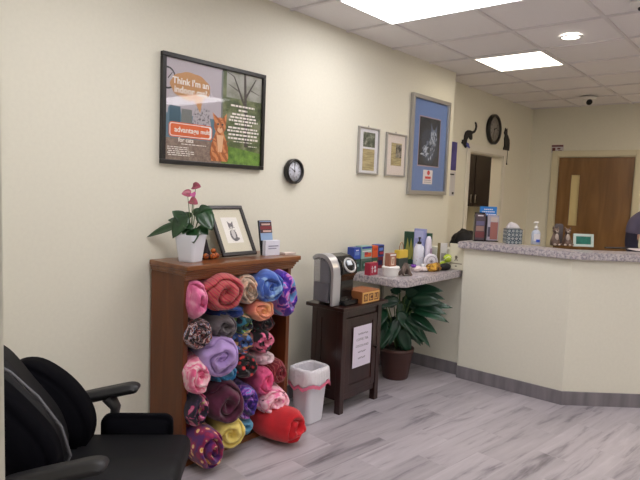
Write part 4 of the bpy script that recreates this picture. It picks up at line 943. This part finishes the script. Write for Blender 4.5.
# purple bow + white crumpled toys
o = empty('white_pouch', (3.90, -.41, WZ)); tag(o, 'crumpled white pouch with purple ribbon at the front of worktop', 'pouch')
def lumpy(cx, cy, cz, r_, sc, seed, amp=.25):
    b = bmesh.new(); bmesh.ops.create_icosphere(b, subdivisions=4, radius=r_)
    of = Vector((seed*3.1, seed, 2))
    for v in b.verts: v.co *= 1+amp*noise.noise(v.co/r_*1.6+of)+amp*.4*noise.noise(v.co/r_*4+of)
    for v in b.verts: v.co = Vector((v.co.x*sc[0]+cx, v.co.y*sc[1]+cy, max(.0005, v.co.z*sc[2]+cz)))
    return b
m = MB(); m.add(lumpy(0, 0, .022, .045, (1.3, .9, .55), 1), None, True); m.add(lumpy(.06, -.03, .018, .035, (1.2, .9, .5), 2), None, True); m.build('pouch', c_('soft_white', (226, 212, 210)), o)
m = MB(); m.add(lumpy(-.045, .0, .048, .022, (1.3, .8, .6), 5, .4), None, True); m.build('ribbon', c_('purple_ribbon', (110, 52, 160)), o)
# striped clear glass like item
o = empty('ribbon_roll', (4.03, -.40, WZ)); tag(o, 'small silver and white wrapped roll behind the yellow black scarf', 'roll')
MB().lathe([(0, -.03), (.024, -.03), (.026, -.026), (.026, .026), (.024, .03), (0, .03)], 24, M=T(0, 0, .026) @ R(PI/2, 'Y') @ R(.4, 'X')).build('roll', ramp_mat('silver_wrap', [(.4, (190, 190, 200)), (.6, (236, 234, 238))], scale=30, rough=.3), o)
# yellow/black scarf
M_scarf = ramp_mat('yellow_scarf', [(.35, (60, 40, 26)), (.45, (150, 104, 40)), (.6, (212, 168, 60)), (.75, (176, 96, 60))], scale=26, distort=1, rough=.8)
o = empty('bundled_scarf', (4.08, -.50, WZ)); tag(o, 'bundled yellow brown scarf with black end lying on the worktop', 'scarf')
m = MB(); m.add(lumpy(-.03, .02, .028, .06, (1.45, .8, .62), 3), None, True); m.build('scarf', M_scarf, o)
m = MB(); m.add(lumpy(.095, -.01, .026, .05, (1.3, .8, .62), 4, .15), None, True); m.build('dark_end', mat('black_cloth', (18, 16, 22), .8), o, label='black cloth end')
# tennis ball toys
M_lime = ramp_mat('lime_felt', [(.3, (160, 186, 48)), (.7, (204, 222, 84))], scale=40, rough=.9, bump=.6)
def ball(x, y, z, r_, label):
    o = empty('toy_ball', (x, y, z)); tag(o, label, 'ball', 'lime balls on the worktop')
    MB().ball((0, 0, r_), r_, seg=24).build('ball', M_lime, o)
    m = MB(); m.tube([(r_*1.0*math.cos(t_)*math.cos(.5*math.sin(2*t_)), r_*1.0*math.sin(t_)*math.cos(.5*math.sin(2*t_)), r_+r_*math.sin(.5*math.sin(2*t_))) for t_ in [2*PI*i/40 for i in range(41)]], .0016, 5); m.build('seam', Cwht, o)
ball(4.25, -.455, WZ, .032, 'lime green ball low beside the scarf, nearer the round tin')
ball(4.235, -.50, WZ+.058, .034, 'lime green ball resting higher on the scarf')
# small stack card with dog drawing at right end; leaning cards behind
o = carton('dog_card', 4.285, -.555, WZ, .13, .006, .215, c_('cream_card', (214, 208, 186)), 'cream card with small dog drawing standing at the worktop right end', 'card', rz=-PI/2, deco=[(.06, .94, .04, .96, c_('cream_card2', (222, 216, 196))), (.1, .9, .22, .26, c_('card_line', (150, 140, 120)))])
q = MB(); q.prism([(x*.02, .095+y*.022) for x, y in [(-.8, -1), (-.4, -.2), (-.7, .5), (-.3, 1), (.3, .9), (.6, .4), (.3, -.1), (.7, -1), (.3, -1), (.1, -.4), (-.2, -.4), (-.4, -1)]], .0006, M=T(0, -.0045, 0) @ R(PI/2, 'X'))
q.prism([(x*.02, .03+y*.01) for x, y in ell(0, 0, .5, .5, 8)], .0006, M=T(0, -.0045, 0) @ R(PI/2, 'X')); q.build('dog_drawing', c_('sepia', (110, 100, 84)), o)
q = carton('leaning_booklet', 4.27, -.43, WZ, .08, .006, .21, c_('booklet_white', (206, 204, 200)), 'booklet with olive brown edge leaning behind the dog card', 'booklet', rz=-1.2, deco=[(.0, .3, .0, 1, c_('olive_brown', (112, 98, 60))), (.4, .9, .3, .6, c_('booklet_grey', (150, 146, 140)))])

# ------------------------------------------------------------ things on the reception counter (top z = 1.122)
TZ = 1.1225
CA = math.radians(-58)   # items turned to face the waiting room / visitor
def facing(name, x, y, rz, label, cat): o = empty(name, (x, y, TZ), rz); tag(o, label, cat); return o
FA = math.radians(-78)
# brochure holder with blue sign
o = facing('leaflet_rack', 4.45, -.72, math.radians(-50), 'dark leaflet rack holding brochures under a blue sign at counter left end', 'leaflet rack')
m = MB(); m.box(-.10, -.004, -.02, .02, 0, .008, .001); m.box(-.10, -.095, -.02, .02, .008, .21); m.box(-.009, -.004, -.02, .02, .008, .21); m.box(-.095, -.009, .016, .02, .008, .235); m.box(.0, .10, -.02, .02, 0, .008, .001); m.box(.0, .10, .016, .02, .008, .2)
m.build('rack', M_bkp, o)
q = MB(); q.mi = 0; q.box(-.094, -.010, -.008, .014, .010, .225); q.mi = 1; q.box(-.090, -.014, -.0095, -.008, .03, .08); q.mi = 2; q.box(-.085, -.02, -.0095, -.008, .13, .165); q.mi = 3; q.box(-.075, -.03, -.0095, -.008, .205, .215); q.mi = 4; q.box(-.085, -.02, -.0095, -.008, .085, .125)
q.build('dark_leaflets', [c_('leaf_plum', (84, 70, 78)), c_('leaf_red', (112, 56, 60)), c_('leaf_violet', (104, 98, 130)), Cwht, c_('leaf_taupe', (150, 120, 110))], o)
q = MB(); q.mi = 0; q.box(.006, .095, -.012, .014, .010, .215); q.mi = 1; q.box(.030, .09, -.0135, -.012, .02, .16); q.mi = 2; q.box(.012, .03, -.0135, -.012, .04, .12); q.mi = 3; q.box(.03, .085, -.014, -.0135, .165, .20)
q.build('pale_leaflets', [c_('leaf_grey', (170, 164, 178)), c_('leaf_rose', (160, 104, 96)), c_('leaf_ink', (70, 66, 84)), c_('leaf_beige', (196, 180, 172))], o)
q = MB(); q.mi = 0; q.box(-.055, .085, .021, .024, .20, .285, .001); q.mi = 1
for z_, w_ in ((.262, .07), (.243, .10), (.222, .11)):
    x = .015-w_/2
    while x < .015+w_/2: q.box(x, x+.011, .0203, .021, z_-.004, z_+.004); x += .015
q.build('blue_sign', [c_('sign_blue', (34, 120, 196)), Cwht], o, label='bright blue sign with white lettering')
# small black and white cup of pens left of rack
o = facing('desk_telephone', 4.42, -.655, math.radians(-70), 'small black and white item half hidden behind the leaflet rack', 'telephone')
m = MB(); m.box(-.03, .02, .02, .07, 0, .02, .004); m.tube([(-.01, .03, .02), (-.022, .03, .07), (-.005, .03, .12), (.02, .03, .15)], .009, 10); m.build('handset', M_bkp, o)
m = MB(); m.tube([(.012, .03, .02), (-.002, .03, .07), (.010, .03, .11), (.03, .03, .13)], .007, 10); m.build('cord', Cwht, o)
# tissue box
o = facing('tissue_box', 4.50, -.925, math.radians(-52), 'cube tissue box with dark lattice pattern on the reception counter', 'tissue box')
MB().box(-.06, .06, -.06, .06, 0, .115, .002).build('box', mat('slate_card', (48, 66, 82), .5), o)
q = MB()
for face in range(2):
    F = (T(0, -.0601, 0) @ R(PI/2, 'X')) if face == 0 else (T(-.0601, 0, 0) @ FACE_X)
    for i in range(4):
        for j in range(4):
            cx, cz = -.045+.03*i, .0125+.03*j
            q.lathe([(.0125, 0), (.0125, .0005), (.0085, .0005), (.0085, 0), (.0125, 0)], 4, M=F @ T(cx, cz, 0), smooth=False)
            q.box(-.003, .003, -.003, .003, 0, .0005, M=F @ T(cx, cz, 0))
    for i in range(5):
        for j in range(3): q.box(-.0028, .0028, -.0028, .0028, 0, .0005, M=F @ T(-.06+.03*i if 0 < i < 4 else (-.057 if i == 0 else .057), .0275+.03*j, 0) @ R(PI/4, 'Z'))
q.build('lattice_pattern', mat('pale_lattice', (206, 210, 204), .5), o)
b = bmesh.new(); NN = 20
G = [[None]*NN for _ in range(NN)]
for i in range(NN):
    for j in range(NN):
        u, v_ = i/(NN-1)*2-1, j/(NN-1)*2-1; rr_ = max(abs(u), abs(v_))
        z_ = .116+.055*(1-rr_**2.6)+.012*noise.noise(Vector((u*3, v_*3, 1)))*(1-rr_)
        G[i][j] = b.verts.new((u*.052-.010*(1-rr_), v_*.034, z_-.012*max(0, u)*(1-rr_)))
for i in range(NN-1):
    for j in range(NN-1): b.faces.new((G[i][j], G[i+1][j], G[i+1][j+1], G[i][j+1]))
bmesh.ops.solidify(b, geom=b.faces[:], thickness=.001)
m = MB(); m.add(b, None, True); m.build('tissue', mat('white_tissue', (244, 240, 242), .8), o, label='white tissue puffing out')
# sanitizer
o = facing('sanitizer_bottle', 4.60, -1.075, math.radians(-52), 'clear hand sanitizer pump bottle with white cap on the counter', 'bottle')
MB().lathe([(0, 0), (.033, 0), (.036, .005), (.036, .085), (.028, .108), (.013, .118), (.013, .122), (0, .122)], 28, sy=.75).build('bottle', clear_mat('clear_gel', (206, 214, 232), .75), o)
m = MB(); m.lathe([(0, .1225), (.015, .1225), (.015, .14), (.006, .142), (.006, .17), (.013, .172), (.013, .182), (0, .184)], 20); m.tube([(0, 0, .178), (-.018, -.012, .179), (-.03, -.02, .172)], .005, 8); m.build('pump', M_white, o)
q = MB(); q.mi = 0; q.box(-.024, .024, -.0285, -.0272, .03, .085); q.mi = 1; q.box(-.005, .024, -.0295, -.0285, .02, .042); q.build('label', [Cwht, c_('label_blue', (50, 84, 190))], o, label='white and blue label')
# cat pair figurine
M_brz = mat('dark_pewter', (112, 92, 84), .35, .4, var=.5, bump=(50, .3))
M_brz2 = mat('pale_pewter', (196, 180, 170), .4, .3, var=.25, bump=(50, .3))
def cat_fig(x, y, rz, label):
    o = facing('cat_figurine', x, y, rz, label, 'figurine'); o.scale = (1.15, 1.15, 1.12); o['group'] = 'metal cat figurines'
    m = MB()
    m.lathe([(0, 0), (.034, 0), (.037, .01), (.035, .035), (.024, .065), (.017, .085), (.018, .09), (0, .092)], 24, sx=.85)
    m.ball((0, -.004, .104), .022, sc=(1, .9, .88))
    for s_ in (-1, 1): m.lathe([(.009, 0), (.006, .01), (0, .022)], 10, M=T(s_*.014, 0, .116) @ R(s_*.25, 'Y'))
    m.tube([(.03, .01, .01), (.042, -.008, .012), (.034, -.028, .010), (.015, -.034, .008)], [.006, .006, .005, .004], 8)
    m.build('body', M_brz, o)
    m = MB(); m.ball((0, -.02, .055), .016, sc=(.8, .9, 2.0)); m.ball((0, -.021, .099), .009, sc=(1.1, .8, .8))
    for s_ in (-1, 1): m.ball((s_*.015, -.030, .008), .010, sc=(.9, 1.3, .8)); m.ball((s_*.009, -.021, .108), .004)
    m.build('chest_and_face', M_brz2, o, label='pale chest, face and paws'); return o
cat_fig(4.68, -1.20, math.radians(-42), 'dark pewter cat figurine with pale chest, left one of the pair')
cat_fig(4.745, -1.272, math.radians(-62), 'dark pewter cat figurine with pale chest, right one of the pair')
o = facing('grey_card_holder', 4.80, -1.20, math.radians(-52), 'dull grey upright card behind the pair of cat figurines', 'card')
MB().prism(rrect(.07, .17, .02, 5, -.015, .085), .012, M=T(0, .006, 0) @ R(PI/2, 'X'), bev=.002).build('card', c_('dull_grey', (98, 90, 92)), o)
# teal picture
o = facing('small_white_frame', 4.80, -1.385, math.radians(-52), 'small white frame with teal picture on the reception counter', 'picture frame')
LT = R(-.15, 'X')
m = MB(); 
for a in ((-.08, .08, 0, .02), (-.08, .08, .082, .102), (-.08, -.058, .02, .082), (.058, .08, .02, .082)): m.box(a[0], a[1], 0, .012, a[2], a[3], .002, M=LT)
m.build('frame', c_('frame_white', (206, 222, 216)), o)
m = MB(); m.box(-.058, .058, .004, .009, .02, .082, M=LT); m.build('picture', ramp_mat('teal_picture', [(.3, (8, 96, 84)), (.7, (24, 136, 116))], scale=20, rough=.4), o)
m = MB(); m.box(-.01, .01, .012, .016, .01, .08, M=LT); m.box(-.01, .01, .012, .05, 0, .004); m.build('stand', M_white, o)
# papers
o = MB().box(-.15, .15, -.1, .1, 0, .003, M=None).build('paper_sheet', c_('paper', (232, 222, 226)), None, (5.03, -1.80, TZ), (0, 0, math.radians(-50))); tag(o, 'white paper lying on the counter at the right edge of the photo', 'paper')
o = MB().box(-.10, .10, -.012, .012, 0, .012, .003).build('pen', M_bkp, None, (4.90, -1.60, TZ), (0, 0, math.radians(-38))); tag(o, 'flat dark pen lying on the counter right of the teal picture', 'pen')

# ------------------------------------------------------------ inside reception
o = empty('reception_desk', (5.55, -.42, 0)); tag(o, 'low reception desk behind the half wall', 'desk')
M_desk = mat('desk_laminate', (150, 140, 128), .5)
MB().box(-.35, .35, -.4, .5, .70, .735, .003).build('top', M_desk, o)
for x in (-.33, .31):
    for y in (-.38, .48-.02): MB().box(x, x+.03, y, y+.03, 0, .70, .002).build('leg', M_desk, o)
o = empty('black_bag', (5.42, .0, .735)); tag(o, 'lumpy black bag seen past the end of the picture wall', 'bag')
m = MB(); m.add(lumpy(.0, -.06, .21, .17, (.85, .85, 1.18), 6, .18), None, True); m.build('bag', mat('black_nylon', (14, 13, 17), .7, bump=(14, .5)), o)
m = MB(); m.tube([(-.02, -.1, .36), (0, -.03, .41), (.02, .02, .36)], .010, 8); m.build('strap', M_blackfr, o)

# dark wall cabinets in the side room
M_cab = ramp_mat('black_brown_cabinet', [(.3, (26, 16, 18)), (.7, (38, 24, 26))], scale=4, stretch=(1, 1, .2), rough=.35)
def cabinet_unit(y0, y1, hy, label, z0=1.335, z1=2.25):
    o = empty('wall_cabinet', (7.55, (y0+y1)/2, z0)); tag(o, label, 'cabinet', 'dark wall cabinets in the side room'); h_ = (y1-y0)/2-.001
    MB().box(.02, .33, -h_, h_, 0, z1-z0, .002).build('carcass', M_cab, o)
    d_ = MB().box(0, .019, -h_+.002, h_-.002, .003, z1-z0-.003, .003).build('door', M_cab, o)
    yy = hy-(y0+y1)/2
    m = MB(); m.tube([(-.025, yy, .05), (-.025, yy, .17)], .006, 10); m.tube([(0.001, yy, .06), (-.025, yy, .06)], .004, 8); m.tube([(0.001, yy, .16), (-.025, yy, .16)], .004, 8)
    m.build('handle', M_chrome, d_)
cabinet_unit(.35, .870, .838, 'dark wall cabinet seen through the side opening, right hand one')
cabinet_unit(.872, 1.35, .902, 'dark wall cabinet seen through the side opening, left hand one')
light_panel(6.1, 6.7, 1.2, 1.8, 'unseen ceiling panel added to light the side room behind the opening', M_diffw)  # added lamp, out of view, brightens the side room

# ------------------------------------------------------------ chair
M_lea = mat('black_upholstery', (15, 15, 19), .6, bump=(90, .15), spec=.25)
M_mesh = mat('black_mesh_fabric', (6, 6, 12), .85, bump=(200, .4), spec=.08)
M_chp = mat('dark_grey_plastic', (30, 30, 33), .5)
M_pip = mat('grey_piping', (92, 92, 98), .5)
o = empty('office_chair', (1.011, -.827, 0), -PI/4); tag(o, 'black cushioned office chair with armrests in the left foreground', 'chair')
XZ = R(PI/2, 'X')      # local (x,y,z) -> (x,-z,y)
def pad(name, poly, y0, y1, mt, bev=.015, seg=3, label=None):
    b = bmesh.new(); f = b.faces.new([b.verts.new((x, 0, z)) for x, z in poly])
    g = bmesh.ops.extrude_face_region(b, geom=[f]); bmesh.ops.translate(b, vec=(0, y1-y0, 0), verts=[v for v in g['geom'] if isinstance(v, bmesh.types.BMVert)])
    bmesh.ops.recalc_face_normals(b, faces=b.faces)
    bmesh.ops.bevel(b, geom=[e for e in b.edges if abs(e.verts[0].co.y-e.verts[1].co.y) < 1e-6], offset=bev, segments=seg, affect='EDGES')
    m = MB(); m.add(b, T(0, y0, 0), True); return m.build(name, mt, o, label=label)
def smooth_poly(pts, n=5):
    out = []; N_ = len(pts)
    for i in range(N_):
        p0, p1, p2, p3 = pts[i-1], pts[i], pts[(i+1) % N_], pts[(i+2) % N_]
        for k in range(n):
            t_ = k/n
            out.append(tuple(.5*((2*p1[c])+(-p0[c]+p2[c])*t_+(2*p0[c]-5*p1[c]+4*p2[c]-p3[c])*t_*t_+(-p0[c]+3*p1[c]-3*p2[c]+p3[c])*t_**3) for c in (0, 1)))
    return out
# seat cushion
seat = rrect(.54, .095, .035, 5, .035, .44)
pad('seat', seat, -.27, .25, M_lea, .02)
# raised outer bolsters of the seat
pad('seat_bolster', rrect(.285, .145, .035, 5, .085, .485), .235, .30, M_mesh, .02)
pad('seat_bolster', rrect(.30, .10, .035, 5, .085, .45), -.325, -.272, M_mesh, .02)
# backrest wing far side, centre, near side
wing = smooth_poly([(-.11, .43), (-.065, .53), (-.085, .63), (-.16, .73), (-.27, .80), (-.36, .79), (-.38, .72), (-.30, .60), (-.20, .45)])
pad('back_wing', wing, .10, .25, M_mesh, .025)
cen = smooth_poly([(-.15, .43), (-.12, .53), (-.15, .65), (-.24, .77), (-.33, .88), (-.40, .90), (-.42, .84), (-.32, .70), (-.22, .45)])
pad('backrest', cen, -.12, .105, M_lea, .03)
pad('back_wing', smooth_poly([(-.11, .43), (-.065, .53), (-.085, .65), (-.17, .76), (-.28, .86), (-.36, .88), (-.40, .80), (-.30, .60), (-.20, .45)]), -.25, -.11, M_mesh, .025)
m = MB(); m.tube([(-.10, -.105, .47), (-.055, -.10, .56), (-.085, -.10, .66), (-.16, -.10, .765), (-.25, -.10, .85), (-.34, -.10, .90)], .006, 8); m.build('piping', M_pip, o)
m = MB(); m.add(lumpy(-.40, .0, 1.0, .08, (.55, 1.3, .8), 9, .05), None, True); m.build('head_cushion', mat('plum_grey_cushion', (66, 60, 70), .6), o, label='grey head cushion')
# armrests
def arm(s_, y):
    y = s_*y
    dx, dz = (-.03, .0) if s_ > 0 else (.035, .012)
    p_ = smooth_poly([(a_+dx, b_+dz) for a_, b_ in [(-.20, .592), (-.12, .618), (.0, .646), (.07, .660), (.10, .652), (.098, .632), (.04, .618), (-.08, .588), (-.19, .562)]], 4)
    a = pad('armrest', p_, y-.04, y+.04, M_chp, .010, 2)
    m = MB(); m.tube([(-.05, y, .605), (-.02, y, .56), (-.03, y, .48), (-.05, y*.9, .40), (-.05, y*.3, .375)], [.045, .034, .022, .02, .02], 10, flat=.6); m.build('arm_support', M_chp, o)
arm(1, .335); arm(-1, .36)
m = MB(); m.box(-.2, .2, -.18, .18, .365, .39, .008); m.lathe([(0, .10), (.03, .10), (.03, .25), (.02, .25), (.02, .37), (0, .37)], 20); m.build('mechanism', M_chp, o)
b5 = MB()
for k in range(5):
    a = 2*PI*k/5+.3; b5.tube([(0, 0, .115), (math.cos(a)*.15, math.sin(a)*.15, .105), (math.cos(a)*.29, math.sin(a)*.29, .075)], [.032, .026, .016], 8)
b5.build('star_base', M_chp, o)
for k in range(5):
    a = 2*PI*k/5+.3
    MB().lathe([(0, -.022), (.025, -.022), (.029, -.015), (.029, .015), (.025, .022), (0, .022)], 18, M=T(math.cos(a)*.29, math.sin(a)*.29, .029) @ R(a+.6, 'Z') @ R(PI/2, 'X')).build('caster', M_bkp, o)

# ------------------------------------------------------------ person behind the counter
def skin_body(name, chains, mt, parent, sub=2):
    me = bpy.data.meshes.new(name); vs = []; es = []; rd = []; idx = {}
    for ch in chains:
        prev = None
        for p_, r_ in ch:
            key = tuple(round(c, 4) for c in p_)
            if key not in idx: idx[key] = len(vs); vs.append(p_); rd.append(r_)
            k = idx[key]
            if prev is not None and prev != k: es.append((prev, k))
            prev = k
    me.from_pydata(vs, es, [])
    ob = bpy.data.objects.new(name, me); col.objects.link(ob)
    sk = ob.modifiers.new('skin', 'SKIN'); sk.use_smooth_shade = True
    for v, r_ in zip(me.skin_vertices[0].data, rd): v.radius = (r_, r_) if not isinstance(r_, tuple) else r_
    me.skin_vertices[0].data[0].use_root = True
    ss = ob.modifiers.new('sub', 'SUBSURF'); ss.levels = ss.render_levels = sub
    dg = bpy.context.evaluated_depsgraph_get(); dg.update()
    new = bpy.data.meshes.new_from_object(ob.evaluated_get(dg)); bpy.data.objects.remove(ob); bpy.data.meshes.remove(me)
    new.materials.clear(); new.materials.append(mt)
    for f in new.polygons: f.use_smooth = True
    n_ = bpy.data.objects.new(name, new); col.objects.link(n_); n_.parent = parent; return n_
M_skin = mat('skin', (196, 150, 126), .5); M_scrub = mat('grey_purple_scrub', (86, 78, 98), .8, bump=(30, .4)); M_navy = mat('navy_cloth', (26, 22, 44), .8, bump=(30, .4)); M_hair = mat('dark_hair', (26, 20, 20), .5, bump=(60, .6)); 
o = empty('person', (5.45, -1.82, 0), math.radians(200)); tag(o, 'person in grey purple top with dark hair leaning behind the counter, mostly outside the photo', 'person')
# local: +x = forward facing, y = left
P = dict(pel=(-.12, 0, .95), chest=(.0, 0, 1.28), neck=(.06, 0, 1.43), head=(.15, 0, 1.56))
hand = lambda sx: [[((.40, sx*.12, 1.0), .022), ((.46+.0*i, sx*(.12+(i-1.5)*.018), .99), .010), ((.51-.006*abs(i-1.2), sx*(.12+(i-1.5)*.021), .985), .008), ((.54-.010*abs(i-1.2), sx*(.12+(i-1.5)*.022), .972), .006)] for i in range(4)]+[[((.40, sx*.12, 1.0), .022), ((.43, sx*.085, .995), .010), ((.46, sx*.068, .988), .008)]]
ch = [[((-.12, 0, .95), (.15, .11)), ((-.05, 0, 1.12), (.13, .10)), ((.0, 0, 1.28), (.15, .11)), ((.045, 0, 1.39), (.07, .06)), ((.08, 0, 1.46), .05), ((.13, 0, 1.54), .075), ((.17, 0, 1.62), .085), ((.18, 0, 1.68), .06)]]
for s_ in (-1, 1):
    ch.append([((.0, 0, 1.28), (.15, .11)), ((.01, s_*.15, 1.37), .06), ((.03, s_*.21, 1.33), .055), ((.07, s_*.24, 1.10), .043), ((.25, s_*.17, 1.03), .036), ((.36, s_*.13, 1.01), .027), ((.40, s_*.12, 1.0), .022)])
    ch += hand(s_)
    ch.append([((-.12, 0, .95), (.15, .11)), ((-.12, s_*.09, .86), .085), ((-.10, s_*.10, .50), .055), ((-.13, s_*.10, .09), .036), ((-.06, s_*.10, .04), .035), ((.02, s_*.11, .028), .026)])
skin_body('body', ch, M_skin, o)
tp = [[((-.13, 0, .90), (.165, .125)), ((-.05, 0, 1.12), (.145, .115)), ((.0, 0, 1.28), (.165, .125)), ((.04, 0, 1.38), (.085, .075))]]
for s_ in (-1, 1): tp.append([((.0, 0, 1.28), (.165, .125)), ((.01, s_*.15, 1.375), .072), ((.03, s_*.215, 1.33), .068), ((.055, s_*.238, 1.20), .060)])
skin_body('scrub_top', tp, M_scrub, o)
for s_ in (-1, 1):
    skin_body('undersleeve', [[((.035, s_*.225, 1.30), .056), ((.05, s_*.236, 1.20), .058), ((.07, s_*.24, 1.10), .052), ((.25, s_*.17, 1.03), .044), ((.34, s_*.135, 1.012), .034)]], M_navy, o)
    skin_body('trouser_leg', [[((-.12, s_*.06, .92), .10), ((-.12, s_*.09, .84), .098), ((-.10, s_*.10, .50), .068), ((-.13, s_*.10, .12), .052)]], M_navy, o)
    m = MB(); m.box(-.17, .06, s_*.105-.045, s_*.105+.045, .0, .075, .02); m.build('shoe', M_bkp, o)
m = MB()
b = bmesh.new(); bmesh.ops.create_uvsphere(b, u_segments=24, v_segments=16, radius=.108)
for v in b.verts:
    if v.co.x > .045 and v.co.z < .05: v.co.x = .045
m.add(b, T(.135, 0, 1.615) @ Matrix.Diagonal((1.08, .98, 1.12, 1)), True)
for s_ in (-1, 1): m.tube([(.12, s_*.085, 1.62), (.13, s_*.10, 1.54), (.12, s_*.105, 1.46), (.10, s_*.10, 1.40)], [.04, .036, .03, .014], 10)
m.build('hair', M_hair, o)
m = MB()
for s_ in (-1, 1): m.ball((.241, s_*.032, 1.60), .0085, sc=(.7, 1.2, .7))
m.build('eyes', Cwht, o); m = MB()
for s_ in (-1, 1): m.ball((.2455, s_*.032, 1.60), .0048, sc=(.6, 1, 1)); m.tube([(.245, s_*.018, 1.617), (.249, s_*.032, 1.621), (.240, s_*.047, 1.617)], .0022, 6)
m.build('pupils_and_brows', M_hair, o); m = MB(); m.lathe([(.017, 0), (.012, .03), (.004, .045), (0, .046)], 12, M=T(.238, 0, 1.55)); m.build('nose', M_skin, o)
m = MB(); m.ball((.232, 0, 1.525), .022, sc=(.4, 1, .28)); m.build('mouth', c_('lips', (160, 84, 84)), o)

# ------------------------------------------------------------ world, camera
w = bpy.data.worlds.new('world'); bpy.context.scene.world = w; w.use_nodes = True
w.node_tree.nodes['Background'].inputs['Color'].default_value = (1, .93, .84, 1); w.node_tree.nodes['Background'].inputs['Strength'].default_value = .35
cam = bpy.data.cameras.new('camera'); co = bpy.data.objects.new('camera', cam); col.objects.link(co)
cam.sensor_width = 36; cam.lens = 570.912/640*36; cam.clip_start = .02
yaw, pitch, roll = math.radians(40.178), math.radians(5.115), math.radians(2.190)
fwv = Vector((math.cos(yaw)*math.cos(pitch), math.sin(yaw)*math.cos(pitch), -math.sin(pitch)))
rt = fwv.cross(Vector((0, 0, 1))).normalized(); up = rt.cross(fwv)
r2 = rt*math.cos(roll)+up*math.sin(roll); u2 = -rt*math.sin(roll)+up*math.cos(roll)
co.matrix_world = Matrix(((r2.x, u2.x, -fwv.x, 0), (r2.y, u2.y, -fwv.y, -2.70), (r2.z, u2.z, -fwv.z, 1.5), (0, 0, 0, 1)))
sc = bpy.context.scene; sc.camera = co
sc.view_settings.view_transform = 'Standard'; sc.view_settings.look = 'None'; sc.view_settings.gamma = 1; sc.view_settings.use_curve_mapping = False
sc.view_settings.exposure = -.58
